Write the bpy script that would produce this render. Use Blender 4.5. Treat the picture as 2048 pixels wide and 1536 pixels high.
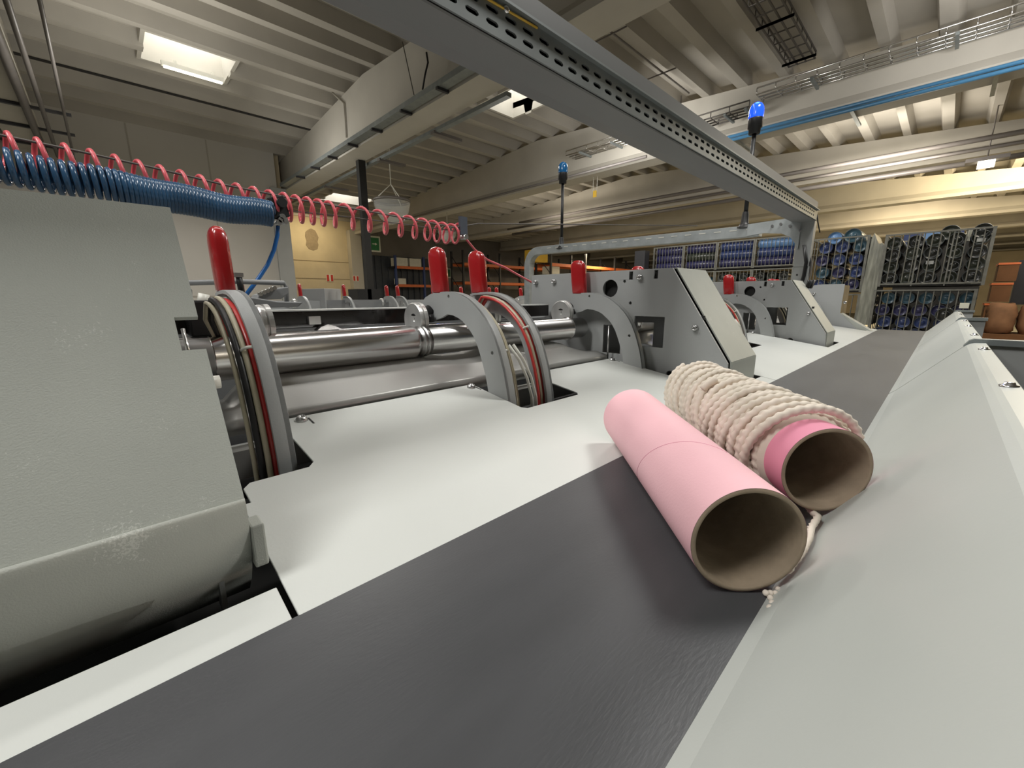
import bpy, math, random
from mathutils import Vector, Matrix
from mathutils.geometry import tessellate_polygon
random.seed(7)
sc = bpy.context.scene
for o in list(bpy.data.objects): bpy.data.objects.remove(o)
C = sc.collection
U = 0.28            # machine unit in metres (camera height above the belt)
CZ = 1.46           # camera height above the hall floor
PI = math.pi
# ------------------------------------------------------------------ camera
FPX = 824.3; YAW = math.radians(45.9655); PITCH = math.radians(11.958); ROLL = math.radians(0.176)
_cy, _sy, _cp, _sp = math.cos(YAW), math.sin(YAW), math.cos(PITCH), math.sin(PITCH)
_f = Vector((-_sy*_cp, _cy*_cp, -_sp)); _r = Vector((_cy, _sy, 0)); _d = _f.cross(_r)
_c, _s = math.cos(ROLL), math.sin(ROLL)
R2 = _c*_r + _s*_d; D2 = -_s*_r + _c*_d
cam = bpy.data.cameras.new('camera'); camo = bpy.data.objects.new('camera', cam); C.objects.link(camo)
cam.sensor_width = 36; cam.lens = FPX/2048*36; cam.clip_start = 0.02; cam.clip_end = 200
m = Matrix((( R2.x, -D2.x, -_f.x, 0), (R2.y, -D2.y, -_f.y, 0), (R2.z, -D2.z, -_f.z, CZ), (0,0,0,1)))
camo.matrix_world = m
sc.camera = camo
def ray(x, y): return R2*((x-1024)/FPX) + D2*((y-768)/FPX) + _f
def aX(x, y, v): r = ray(x, y); return r*(v/r.x)
def aY(x, y, v): r = ray(x, y); return r*(v/r.y)
def aZ(x, y, v): r = ray(x, y); return r*(v/r.z)
# ------------------------------------------------------------------ view, world, lights
sc.view_settings.view_transform = 'Standard'; sc.view_settings.look = 'None'
sc.view_settings.gamma = 1; sc.view_settings.use_curve_mapping = False
sc.view_settings.exposure = 0.0
w = bpy.data.worlds.new('world'); sc.world = w; w.use_nodes = True
w.node_tree.nodes['Background'].inputs[0].default_value = (0.80, 0.86, 0.92, 1)
w.node_tree.nodes['Background'].inputs[1].default_value = 0.03
def area(name, loc, size, power, col=(1,1,1), rot=(0,0,0), size_y=None, spread=None):
    l = bpy.data.lights.new(name, 'AREA'); l.energy = power; l.color = col; l.size = size
    if size_y: l.shape = 'RECTANGLE'; l.size_y = size_y
    if spread: l.spread = spread
    o = bpy.data.objects.new(name, l); C.objects.link(o); o.location = loc; o.rotation_euler = rot
    return o
area('hall_lamp_over_belt', (0.15, 2.5, CZ+2.75), 0.5, 80, (1, 0.99, 0.95), (0,0,0), 1.0)
area('hall_lamp_behind', (-0.75, -1.5, CZ+2.75), 0.45, 84, (1, 0.99, 0.96), (0,0,0), 1.5)
area('roller_streak_fill', (-2.1, 1.6, CZ+2.8), 0.25, 34, (1, 0.97, 0.93), (0,0,0), 4.5)  # added long light, shaped to draw a streak highlight along the rollers
area('plate_fill_back_left', (-2.7, -1.8, CZ+2.75), 0.5, 46, (1, 0.98, 0.95), (0,0,0), 1.2)  # added fill that brightens the housing side plate
area('hall_lamp_aisle', (-6.5, 2.6, CZ+2.7), 1.0, 100, (1, 0.96, 0.90), (0,0,0), 1.6)
area('hall_lamp_wall', (-10.5, 0.6, CZ+2.7), 1.0, 90, (1, 0.96, 0.90), (0,0,0), 1.6)
area('hall_lamp_middle', (-3.0, 6.6, CZ+2.7), 1.0, 110, (1, 0.95, 0.88), (0,0,0), 1.6)
area('hall_lamp_far_right', (1.2, 8.3, CZ+2.5), 1.0, 100, (1, 0.90, 0.74), (0,0,0), 1.6)
area('hall_lamp_left', (-13.0, 7.0, CZ+2.7), 1.0, 110, (1, 0.94, 0.84), (0,0,0), 1.6)
area('hall_lamp_deep', (-9.0, 15.0, CZ+2.7), 1.2, 200, (1, 0.86, 0.62), (0,0,0), 2)
area('hall_lamp_deep_right', (2.5, 16.8, CZ+2.6), 1.2, 330, (1, 0.80, 0.50), (0,0,0), 2)
area('hall_lamp_racks', (-15.0, 22.0, CZ+2.6), 1.2, 320, (1, 0.80, 0.52), (0,0,0), 2)
area('hall_lamp_end', (-2.0, 28.0, CZ+2.6), 1.5, 600, (1, 0.80, 0.50), (0,0,0), 2)
for n, p, e, tilt, col in (('beam_fill_near', (-10.2, 2.9, CZ+2.75), 17, 95, (1,0.97,0.90)), ('beam_fill_mid', (-5.0, 7.7, CZ+2.7), 60, 92, (1,0.97,0.92)),
                     ('beam_fill_right', (0.3, 7.4, CZ+2.9), 40, 95, (1,0.97,0.93)), ('beam_fill_third', (-1.5, 12.4, CZ+2.7), 75, 95, (1,0.93,0.82)),
                     ('beam_fill_fourth', (1.5, 16.6, CZ+2.7), 420, 95, (1,0.82,0.52)), ('beam_fill_fifth', (-1.5, 22.3, CZ+2.7), 90, 95, (1,0.82,0.55)),
                     ('beam_fill_left', (-11.0, 12.0, CZ+2.6), 60, 95, (1,0.90,0.75))):
    area(n, p, 1.6, e, col, (math.radians(tilt), 0, 0), 0.3)  # added lights without fixtures, tilted to brighten patches of the beam faces
for n, p, e, col in (('roof_fill_left', (-8.5, 1.0, CZ+2.3), 44, (1,0.97,0.90)), ('roof_fill_mid', (-6.6, 6.6, CZ+2.3), 12, (1,0.97,0.92)), ('roof_fill_right', (1.2, 6.9, CZ+2.3), 5, (0.95,0.97,1)), ('roof_fill_far', (-1.5, 12.0, CZ+2.2), 45, (1,0.93,0.8))):
    area(n, p, 0.9, e, col, (PI, 0, 0), 1.2)  # added uplights without fixtures, brightening the underside of the roof
# ------------------------------------------------------------------ materials
def mat(name, col, rough=0.5, metal=0.0, var=0.06, scale=8.0, bump=0.0, bscale=60.0, spec=0.5, coat=0.0, specks=None, emit=None, estr=0.0, trans=0.0, alpha=1.0, stretch=None, col2=None):
    mt = bpy.data.materials.new(name); mt.use_nodes = True
    nt = mt.node_tree; b = nt.nodes['Principled BSDF']
    tc = nt.nodes.new('ShaderNodeTexCoord'); mp = nt.nodes.new('ShaderNodeMapping'); nt.links.new(tc.outputs['Object'], mp.inputs[0])
    if stretch: mp.inputs['Scale'].default_value = stretch
    nz = nt.nodes.new('ShaderNodeTexNoise'); nz.inputs['Scale'].default_value = scale; nz.inputs['Detail'].default_value = 5
    nt.links.new(mp.outputs[0], nz.inputs['Vector'])
    rp = nt.nodes.new('ShaderNodeValToRGB')
    a = [max(0, c*(1-var)) for c in col]; d = [min(1, c*(1+var)) for c in (col2 or col)]
    rp.color_ramp.elements[0].position = 0.3; rp.color_ramp.elements[1].position = 0.7
    rp.color_ramp.elements[0].color = (*a, 1); rp.color_ramp.elements[1].color = (*d, 1)
    nt.links.new(nz.outputs[0], rp.inputs[0]); nt.links.new(rp.outputs[0], b.inputs['Base Color'])
    if specks:      # scattered lint and scuffs
        n3 = nt.nodes.new('ShaderNodeTexNoise'); n3.inputs['Scale'].default_value = 330; n3.inputs['Detail'].default_value = 4; n3.inputs['Distortion'].default_value = 1.5
        n4 = nt.nodes.new('ShaderNodeTexNoise'); n4.inputs['Scale'].default_value = 14; n4.inputs['Detail'].default_value = 2
        nt.links.new(mp.outputs[0], n3.inputs['Vector']); nt.links.new(mp.outputs[0], n4.inputs['Vector'])
        ad = nt.nodes.new('ShaderNodeMath'); ad.operation = 'ADD'; nt.links.new(n3.outputs[0], ad.inputs[0]); nt.links.new(n4.outputs[0], ad.inputs[1])
        r3 = nt.nodes.new('ShaderNodeMapRange'); r3.inputs[1].default_value = 1.25; r3.inputs[2].default_value = 1.33; nt.links.new(ad.outputs[0], r3.inputs[0])
        mx = nt.nodes.new('ShaderNodeMix'); mx.data_type = 'RGBA'; nt.links.new(r3.outputs[0], mx.inputs[0]); nt.links.new(rp.outputs[0], mx.inputs[6]); mx.inputs[7].default_value = (*specks, 1)
        nt.links.new(mx.outputs[2], b.inputs['Base Color'])
    b.inputs['Roughness'].default_value = rough; b.inputs['Metallic'].default_value = metal
    b.inputs['Specular IOR Level'].default_value = spec; b.inputs['Coat Weight'].default_value = coat
    b.inputs['Transmission Weight'].default_value = trans; b.inputs['Alpha'].default_value = alpha
    if bump:
        n2 = nt.nodes.new('ShaderNodeTexNoise'); n2.inputs['Scale'].default_value = bscale; n2.inputs['Detail'].default_value = 3
        nt.links.new(mp.outputs[0], n2.inputs['Vector'])
        bp = nt.nodes.new('ShaderNodeBump'); bp.inputs['Strength'].default_value = bump; bp.inputs['Distance'].default_value = 0.002
        nt.links.new(n2.outputs[0], bp.inputs['Height']); nt.links.new(bp.outputs[0], b.inputs['Normal'])
    if emit:
        b.inputs['Emission Color'].default_value = (*emit, 1); b.inputs['Emission Strength'].default_value = estr
    return mt
M = {}
M['cover'] = mat('cover_paint', (0.60,0.615,0.585), 0.42, var=0.03, scale=3, bump=0.05, bscale=300)
M['house'] = mat('housing_paint', (0.40,0.415,0.375), 0.5, var=0.04, scale=9, bump=0.15, bscale=700, specks=(0.52,0.535,0.49))
M['beam'] = mat('beam_paint', (0.20,0.205,0.205), 0.5, var=0.04, scale=3)
M['face'] = mat('turned_steel', (0.66,0.66,0.64), 0.34, 0.65, var=0.12, scale=6, stretch=(6,1,1))
M['plate'] = mat('plate_paint', (0.36,0.37,0.365), 0.45, var=0.03, scale=4, bump=0.08, bscale=300)
M['guard'] = mat('guard_paint', (0.50,0.52,0.49), 0.40, var=0.05, scale=2.5, bump=0.05, bscale=260)
M['belt'] = mat('belt_rubber', (0.060,0.061,0.065), 0.42, var=0.14, scale=14, bump=0.10, bscale=420, stretch=(1,0.25,1))
M['belt'].node_tree.nodes['Principled BSDF'].inputs['Sheen Weight'].default_value = 0.30; M['belt'].node_tree.nodes['Principled BSDF'].inputs['Sheen Roughness'].default_value = 0.35
M['tan'] = mat('tan_panel', (0.40,0.31,0.18), 0.7, var=0.2, scale=6)
M['bed'] = mat('bed_dark', (0.018,0.018,0.017), 0.8, var=0.2)
M['black'] = mat('black_plastic', (0.012,0.012,0.012), 0.45)
M['glossblack'] = mat('gloss_black', (0.015,0.013,0.012), 0.12, var=0.1)
M['chrome'] = mat('polished_steel', (0.78,0.77,0.76), 0.22, 1.0, var=0.05, scale=3, stretch=(1,0.15,1))
M['steel'] = mat('brushed_steel', (0.55,0.55,0.54), 0.32, 1.0, var=0.08, scale=20)
M['sheet'] = mat('polished_sheet', (0.56,0.555,0.53), 0.36, 0.45, var=0.06, scale=5)
M['galv'] = mat('galvanised_steel', (0.25,0.275,0.275), 0.45, 0.4, var=0.12, scale=10)
M['red'] = mat('red_sleeve', (0.37,0.014,0.016), 0.24, var=0.08, scale=10, coat=0.4)
M['redhose'] = mat('red_hose', (0.60,0.055,0.05), 0.3, var=0.06)
M['pinkhose'] = mat('faded_red_hose', (0.62,0.10,0.12), 0.32, var=0.1, scale=20)
M['bluehose'] = mat('blue_hose', (0.030,0.080,0.155), 0.22, var=0.2, scale=20)
M['bluehose2'] = mat('bright_blue_hose', (0.02,0.13,0.40), 0.28, var=0.1)
M['white'] = mat('white_plastic', (0.70,0.69,0.62), 0.4)
M['cream'] = mat('cream_hose', (0.55,0.50,0.36), 0.35)
M['pink'] = mat('pink_paper', (0.90,0.52,0.57), 0.62, var=0.05, scale=5, bump=0.1, bscale=400)
M['pink2'] = mat('deep_pink_paper', (0.80,0.30,0.42), 0.6, var=0.05, scale=5)
M['card'] = mat('grey_cardboard', (0.30,0.235,0.165), 0.85, var=0.16, scale=40, bump=0.25, bscale=200)
M['rope'] = mat('cotton_rope', (0.74,0.67,0.56), 0.9, var=0.08, scale=18, col2=(0.78,0.69,0.60))
M['concrete'] = mat('painted_concrete', (0.50,0.475,0.42), 0.85, var=0.07, scale=1.2)
M['roof'] = mat('roof_concrete', (0.40,0.375,0.33), 0.88, var=0.08, scale=1.0)
M['floor'] = mat('floor_concrete', (0.30,0.285,0.23), 0.6, var=0.15, scale=1.5)
M['wallgrey'] = mat('partition_panel', (0.52,0.50,0.46), 0.7, var=0.03, scale=1)
M['wallwarmlit'] = mat('warm_lit_plaster', (0.66,0.56,0.38), 0.85, var=0.07, scale=1.5)  # the yellow of warm lamplight is painted into the wall colour
M['patch'] = mat('bare_patch', (0.33,0.26,0.17), 0.9, var=0.12, scale=9)
M['darkwall'] = mat('dark_wall', (0.22,0.205,0.19), 0.85, var=0.1, scale=1)
M['corr'] = mat('dark_blue_sheet', (0.055,0.065,0.085), 0.55, var=0.1)
M['orange'] = mat('orange_rack', (0.70,0.17,0.05), 0.5)
M['rackdark'] = mat('dark_upright', (0.035,0.035,0.04), 0.5)
M['rackblue'] = mat('blue_upright', (0.04,0.07,0.22), 0.5)
M['cage'] = mat('cage_wire', (0.17,0.17,0.15), 0.5, 0.3, var=0.25, scale=12)
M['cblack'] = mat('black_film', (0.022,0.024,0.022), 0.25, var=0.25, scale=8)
M['cgreen'] = mat('dark_green_film', (0.030,0.036,0.026), 0.28, var=0.25, scale=8)
M['cblue'] = mat('blue_film', (0.030,0.050,0.15), 0.3, var=0.2, scale=8)
M['cblue2'] = mat('light_blue_film', (0.13,0.26,0.50), 0.3, var=0.2, scale=8)
M['cteal'] = mat('teal_film', (0.035,0.085,0.12), 0.3, var=0.2, scale=8)
M['rimglint'] = mat('film_rim_highlight', (0.065,0.075,0.08), 0.25, var=0.6, scale=6)  # lighter tone paints the ring highlight on the roll ends
M['cnavy'] = mat('navy_film', (0.03,0.03,0.09), 0.3, var=0.25, scale=8)
M['yellow'] = mat('yellow_plastic', (0.75,0.48,0.06), 0.4)
M['brown'] = mat('brown_cardboard', (0.17,0.075,0.028), 0.85, var=0.15, scale=6)
M['bag'] = mat('tan_paper_sack', (0.25,0.125,0.06), 0.8, var=0.25, scale=7, bump=0.4, bscale=20)
M['wrap'] = mat('plastic_wrap', (0.27,0.275,0.235), 0.2, var=0.4, scale=10, stretch=(3,3,0.3), bump=0.6, bscale=20)
M['green'] = mat('sign_green', (0.03,0.20,0.07), 0.5)
M['signwhite'] = mat('sign_white', (0.75,0.76,0.66), 0.5)
M['redsign'] = mat('sign_red', (0.60,0.05,0.03), 0.5)
M['sky'] = mat('skylight_pane', (0.9,0.9,0.9), 0.4, emit=(1,1,0.97), estr=6.0)
M['tubeon'] = mat('lit_tube', (0.9,0.9,0.85), 0.4, emit=(1,0.95,0.75), estr=4.0)
M['lampblue'] = mat('blue_lens_lit', (0.02,0.08,0.8), 0.15, emit=(0.01,0.08,1.0), estr=1.1)
M['lampblueoff'] = mat('blue_lens', (0.015,0.12,0.30), 0.15)
M['glass'] = mat('clear_acrylic', (0.85,0.88,0.86), 0.08, alpha=0.28, spec=0.8)
M['bluepipe'] = mat('blue_pipe', (0.07,0.22,0.40), 0.35)
M['galvlight'] = mat('bright_galvanised', (0.40,0.43,0.43), 0.45, 0.35, var=0.14, scale=14)
M['pipe'] = mat('grey_pipe', (0.17,0.155,0.145), 0.45, 0.2)
M['wire'] = mat('thin_wire', (0.10,0.09,0.08), 0.6)
# ------------------------------------------------------------------ mesh helper
ORG = {}
class MB:
    def __init__(s, unit=U): s.v = []; s.f = []; s.sm = []; s.u = unit
    def add(s, vs, fs, smooth=False):
        n = len(s.v); s.v += [Vector(p) for p in vs]
        for f in fs: s.f.append([i+n for i in f]); s.sm.append(smooth)
    def box(s, x0, x1, y0, y1, z0, z1):
        s.add([(x0,y0,z0),(x1,y0,z0),(x1,y1,z0),(x0,y1,z0),(x0,y0,z1),(x1,y0,z1),(x1,y1,z1),(x0,y1,z1)],
              [(0,3,2,1),(4,5,6,7),(0,1,5,4),(1,2,6,5),(2,3,7,6),(3,0,4,7)])
        return s
    def obox(s, c, ax, ay, az):           # oriented box, half-axes
        c, ax, ay, az = map(Vector, (c, ax, ay, az)); vs = []
        for k in (-1,1):
            for i, j in ((-1,-1),(1,-1),(1,1),(-1,1)): vs.append(c+ax*i+ay*j+az*k)
        s.add(vs, [(0,3,2,1),(4,5,6,7),(0,1,5,4),(1,2,6,5),(2,3,7,6),(3,0,4,7)]); return s
    def frame(s, d):
        d = d.normalized(); a = Vector((0,0,1)) if abs(d.z) < 0.9 else Vector((1,0,0))
        u = d.cross(a).normalized(); return u, u.cross(d).normalized()
    def cyl(s, p0, p1, r, n=20, r1=None, smooth=True, caps=True):
        p0, p1 = Vector(p0), Vector(p1); u, v = s.frame(p1-p0); r1 = r if r1 is None else r1
        vs = [p0+(u*math.cos(2*PI*i/n)+v*math.sin(2*PI*i/n))*r for i in range(n)] + [p1+(u*math.cos(2*PI*i/n)+v*math.sin(2*PI*i/n))*r1 for i in range(n)]
        s.add(vs, [(i,(i+1)%n,n+(i+1)%n,n+i) for i in range(n)], smooth)
        if caps:
            k = len(s.v)-2*n; s.f.append([k+i for i in range(n)][::-1]); s.f.append([k+n+i for i in range(n)]); s.sm += [False, False]
        return s
    def lathe(s, p0, d, prof, n=32, smooth=True, close=False):   # prof: (distance along d, radius)
        p0, d = Vector(p0), Vector(d).normalized(); u, v = s.frame(d); vs = []; fs = []
        for (t, r) in prof:
            for i in range(n): vs.append(p0+d*t+(u*math.cos(2*PI*i/n)+v*math.sin(2*PI*i/n))*r)
        m_ = len(prof); rng = range(m_) if close else range(m_-1)
        for k in rng:
            k2 = (k+1) % m_
            for i in range(n): fs.append((k*n+i, k*n+(i+1)%n, k2*n+(i+1)%n, k2*n+i))
        s.add(vs, fs, smooth); return s
    def tube(s, path, r, n=8, smooth=True, lobes=0, twist=0, amp=0.25, caps=True):
        P = [Vector(p) for p in path]; vs = []; fs = []; u = None; L = 0
        for i, p in enumerate(P):
            t = (P[min(i+1,len(P)-1)]-P[max(i-1,0)]).normalized()
            if u is None: u, v = s.frame(t)
            else: u = (u-t*u.dot(t)).normalized(); v = u.cross(t)
            if i: L += (p-P[i-1]).length
            for k in range(n):
                a = 2*PI*k/n; rr = r*(1+amp*math.cos(lobes*(a-twist*L))) if lobes else r
                vs.append(p+(u*math.cos(a)+v*math.sin(a))*rr)
        for i in range(len(P)-1):
            for k in range(n): fs.append((i*n+k, i*n+(k+1)%n, (i+1)*n+(k+1)%n, (i+1)*n+k))
        s.add(vs, fs, smooth)
        if caps:
            k0 = len(s.v)-n*len(P); s.f.append([k0+k for k in range(n)][::-1]); s.f.append([len(s.v)-n+k for k in range(n)]); s.sm += [False, False]
        return s
    def prism(s, loops, fn, t0, t1, smooth_side=False):   # loops: outer + holes in 2D; fn(a,b,t)->3D
        tri = tessellate_polygon([[Vector((a,b,0)) for a,b in l] for l in loops]); flat = [p for l in loops for p in l]; n = len(flat)
        vs = [fn(a,b,t0) for a,b in flat]+[fn(a,b,t1) for a,b in flat]
        s.add(vs, [tuple(t) for t in tri]+[tuple(i+n for i in t[::-1]) for t in tri])
        base = len(s.v)-2*n; k = 0
        for l in loops:
            m_ = len(l)
            for i in range(m_): s.f.append([base+k+i, base+k+(i+1)%m_, base+n+k+(i+1)%m_, base+n+k+i]); s.sm.append(smooth_side)
            k += m_
        return s
    def build(s, name, mt, parent=None, org=None, bevel=0.0, tag=None):
        me = bpy.data.meshes.new(name)
        pts = [p*s.u + Vector((0,0,CZ)) for p in s.v]
        if parent is not None: o0 = ORG[parent.name]
        elif org is not None: o0 = Vector(org)*s.u+Vector((0,0,CZ))
        else:
            lo = [min(p[i] for p in pts) for i in range(3)]; hi = [max(p[i] for p in pts) for i in range(3)]
            o0 = Vector(((lo[0]+hi[0])/2, (lo[1]+hi[1])/2, lo[2]))
        me.from_pydata([tuple(p-o0) for p in pts], [], s.f); me.polygons.foreach_set('use_smooth', s.sm)
        import bmesh
        bm = bmesh.new(); bm.from_mesh(me); bmesh.ops.recalc_face_normals(bm, faces=bm.faces); bm.to_mesh(me); bm.free()
        me.materials.append(M[mt] if isinstance(mt, str) else mt); me.update()
        o = bpy.data.objects.new(name, me); C.objects.link(o)
        if parent is not None: o.parent = parent
        else: o.location = o0
        ORG[o.name] = o0
        if bevel:
            b = o.modifiers.new('bevel', 'BEVEL'); b.width = bevel; b.segments = 2; b.limit_method = 'ANGLE'; b.angle_limit = math.radians(40)
        if tag: settag(o, *tag)
        return o
def settag(o, label, cat, group=None):
    o['label'] = label; o['category'] = cat
    if group: o['group'] = group
    return o
def thing(name, label, cat, org, unit=U, group=None):
    o = bpy.data.objects.new(name, None); C.objects.link(o); o.location = Vector(org)*unit+Vector((0,0,CZ)); o.empty_display_size = 0.05
    ORG[o.name] = o.location.copy(); settag(o, label, cat, group); return o
def struct(o): o['kind'] = 'structure'; return o
def dup(root, delta, label=None, group=None, skip=()):     # copy of a thing with its parts and sub-parts
    r = root.copy(); C.objects.link(r); r.location = root.location+Vector(delta)
    ORG[r.name] = r.location.copy()
    if label: r['label'] = label
    if group: r['group'] = group
    for ch in list(root.children):
        if ch.name.split('.')[0] in skip: continue
        c = ch.copy(); C.objects.link(c); c.parent = r
        for g in list(ch.children):
            d = g.copy(); C.objects.link(d); d.parent = c
    return r
XZ = lambda a, b, t: (a, t, b)      # 2D (x,z) extruded along y
XY = lambda a, b, t: (a, b, t)
YZ = lambda a, b, t: (t, a, b)
def circ(cx, cy, r, n=16): return [(cx+r*math.cos(2*PI*i/n), cy+r*math.sin(2*PI*i/n)) for i in range(n)]
def rect(x0, x1, y0, y1): return [(x0,y0),(x1,y0),(x1,y1),(x0,y1)]
def bolt(p, d, r=0.03, h=0.02, parent=None, name='bolt', mt='steel'):
    b = MB(); p = Vector(p); d = Vector(d).normalized()
    b.lathe(p, d, [(-0.01,r),(h*0.4,r),(h,r*0.72),(h,r*0.38),(h*0.5,r*0.30),(h*0.5,0.0005)], 14)
    return b.build(name, mt, parent)
P = 5.42
ORDN = {-1:'beside the big grey housing in the corner', 0:'under the two pink tubes', 1:'just past the middle housing plate', 2:'at the far end of the belt'}
# ================================================================== MACHINE
def covz(x): return -1+0.15*(-1.295-x)
TILT = lambda a, b, t: (a-0.148*t, b, covz(a)+0.988*t)
for k in (-1, 0, 1, 2):
    y = P*k
    th = thing('cover_panel', {-1:'pale grey strip cover in front of the foreground housing, left of the belt', 0:'broad pale grey sloping cover reaching under the near end of the pink tube',
        1:'pale grey sloping cover beyond the first housing, partly behind the rope spool', 2:'farthest pale grey sloping cover next to the end of the belt'}[k], 'machine cover', (-2, y+3, -0.9), group='sloping covers along the belt')
    out = [(-1.297,.300+y),(-1.297,5.700+y),(-1.46,5.700+y),(-1.46,4.50+y),(-2.85,4.50+y),(-2.85,2.985+y),(-2.23,2.985+y),(-2.19,2.945+y),(-2.19,2.29+y),(-2.23,2.255+y),(-2.85,2.255+y),
           (-2.85,.676+y),(-2.23,.676+y),(-2.19,.64+y),(-2.19,.37+y),(-2.15,.335+y),(-2.02,.335+y),(-2.02,.302+y)]
    MB().prism([out], TILT, -0.012, 0).build('cover_sheet', 'cover', th, bevel=0.0008)
    MB().box(-1.31,-1.297, .3+y,5.7+y,-1.10,-1.004).build('edge_fold', 'cover', th)
    if k >= 0:
        for by in (.80, 2.19, 3.05, 4.42):
            bolt((-2.78, by+y, covz(-2.78)), (0.148,0,0.988), 0.036, 0.03, th)
            MB().prism([[(-2.80,by+y+.04),(-2.70,by+y+.04),(-2.70,by+y+.052),(-2.80,by+y+.052)]], TILT, 0.0, 0.002).build('slot', 'black', th)
# belt
th = thing('conveyor_belt', 'dark grey rubber conveyor belt running past both pink tubes to the cages', 'conveyor belt', (-0.79, 7, -1.05))
prof = [(-1.30,-1.0),(-0.272,-1.0),(-0.272,-1.014),(-1.30,-1.014)]
MB().prism([prof], XZ, -4.5, 16.75).build('belt_surface', 'belt', th)
MB().cyl((-1.29,16.75,-1.09),(-0.285,16.75,-1.09),0.089,24).build('end_roller', 'steel', th)
MB().box(-1.28,-0.29,-4.5,16.6,-1.09,-1.02).build('slider_bed', 'bed', th)
# bed
bd = thing('machine_bed', 'dark machine body hidden below the grey covers and belt', 'machine body', (-2.2, 6, -5.2))  # body coloured black to paint the shade of the interior below the covers
MB().box(-2.60,-1.32,-4.5,16.6,-5.2,-1.30).build('base_cabinet', 'bed', bd)
MB().box(-4.6,-2.60,-4.5,16.6,-5.2,-1.45).build('rear_cabinet', 'bed', bd)
MB().box(-1.30,-0.1,-4.5,16.6,-5.2,-1.12).build('belt_frame', 'bed', bd)
MB().cyl((-2.75,-2,-1.12),(-2.75,16,-1.12),0.06,14).build('drive_shaft', 'black', bd)
MB().box(-3.02,-2.90,-2,16,-1.12,-0.93).build('lower_rail', 'sheet', bd)
# guards
GP = [(-.275,-1.0),(-.228,-.956),(.190,-.452),(.215,-.436),(.238,-.428),(.305,-.424),(.31,-.428),(.31,-.75),(.30,-.75),(.298,-.436),(.236,-.440),(.19,-.47),(-.225,-.972),(-.275,-1.012)]
for k, (y0, y1) in enumerate(((-4.5,5.70),(5.735,11.12),(11.155,16.55))):
    th = thing('guard_sheet', ('wide grey sloping guard sheet right of the belt in the foreground','grey sloping guard sheet right of the belt beyond the first channel rail','farthest grey sloping guard sheet beside the belt end')[k], 'guard sheet', (0,(y0+y1)/2,-1), group='guard sheets right of the belt')
    MB().prism([GP], XZ, y0, y1).build('bent_sheet', 'guard', th)
    for by in ((1.1,3.04,5.0),(6.76,8.6,10.4),(11.9,13.8,15.8))[k]:
        b = MB(); b.lathe((0.268,by,-0.426),(0,0,1),[(0,.034),(.006,.034),(.008,.022),(.02,.018),(.022,.010),(.022,0.0005)],16); b.build('flange_bolt','chrome',th)
for k, y in enumerate((5.70, 11.14, 16.56)):
    th = thing('channel_rail', ('galvanised channel rail crossing the first guard sheet joint, dark bin panel below it','small grey channel rail with side plate at the second guard joint','short grey channel rail at the far end of the guard sheets')[k], 'rail', (0.4,y,-0.8), group='channel rails across the guard joints')
    xe = (2.6,0.56,0.57)[k]
    MB().prism([[(.172,-.462),(.205,-.408),(.235,-.392),(xe,-.392),(xe,-.445),(.245,-.445),(.215,-.452),(.19,-.478)]], XZ, y-.02, y+.09).build('channel', 'galv', th, bevel=0.001)
    MB().box(.315,xe-.02,y+.02,y+.05,-1.6 if k == 0 else -.75,-.447).build('bin_panel', 'plate', th)
    if k == 0:
        MB().box(.33,2.6,y+.05,y+2.2,-1.6,-1.55).build('bin_floor','plate',th)
        MB().box(xe-.05,xe,y+.05,y+2.2,-1.6,-.5).build('bin_side','plate',th)
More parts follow.
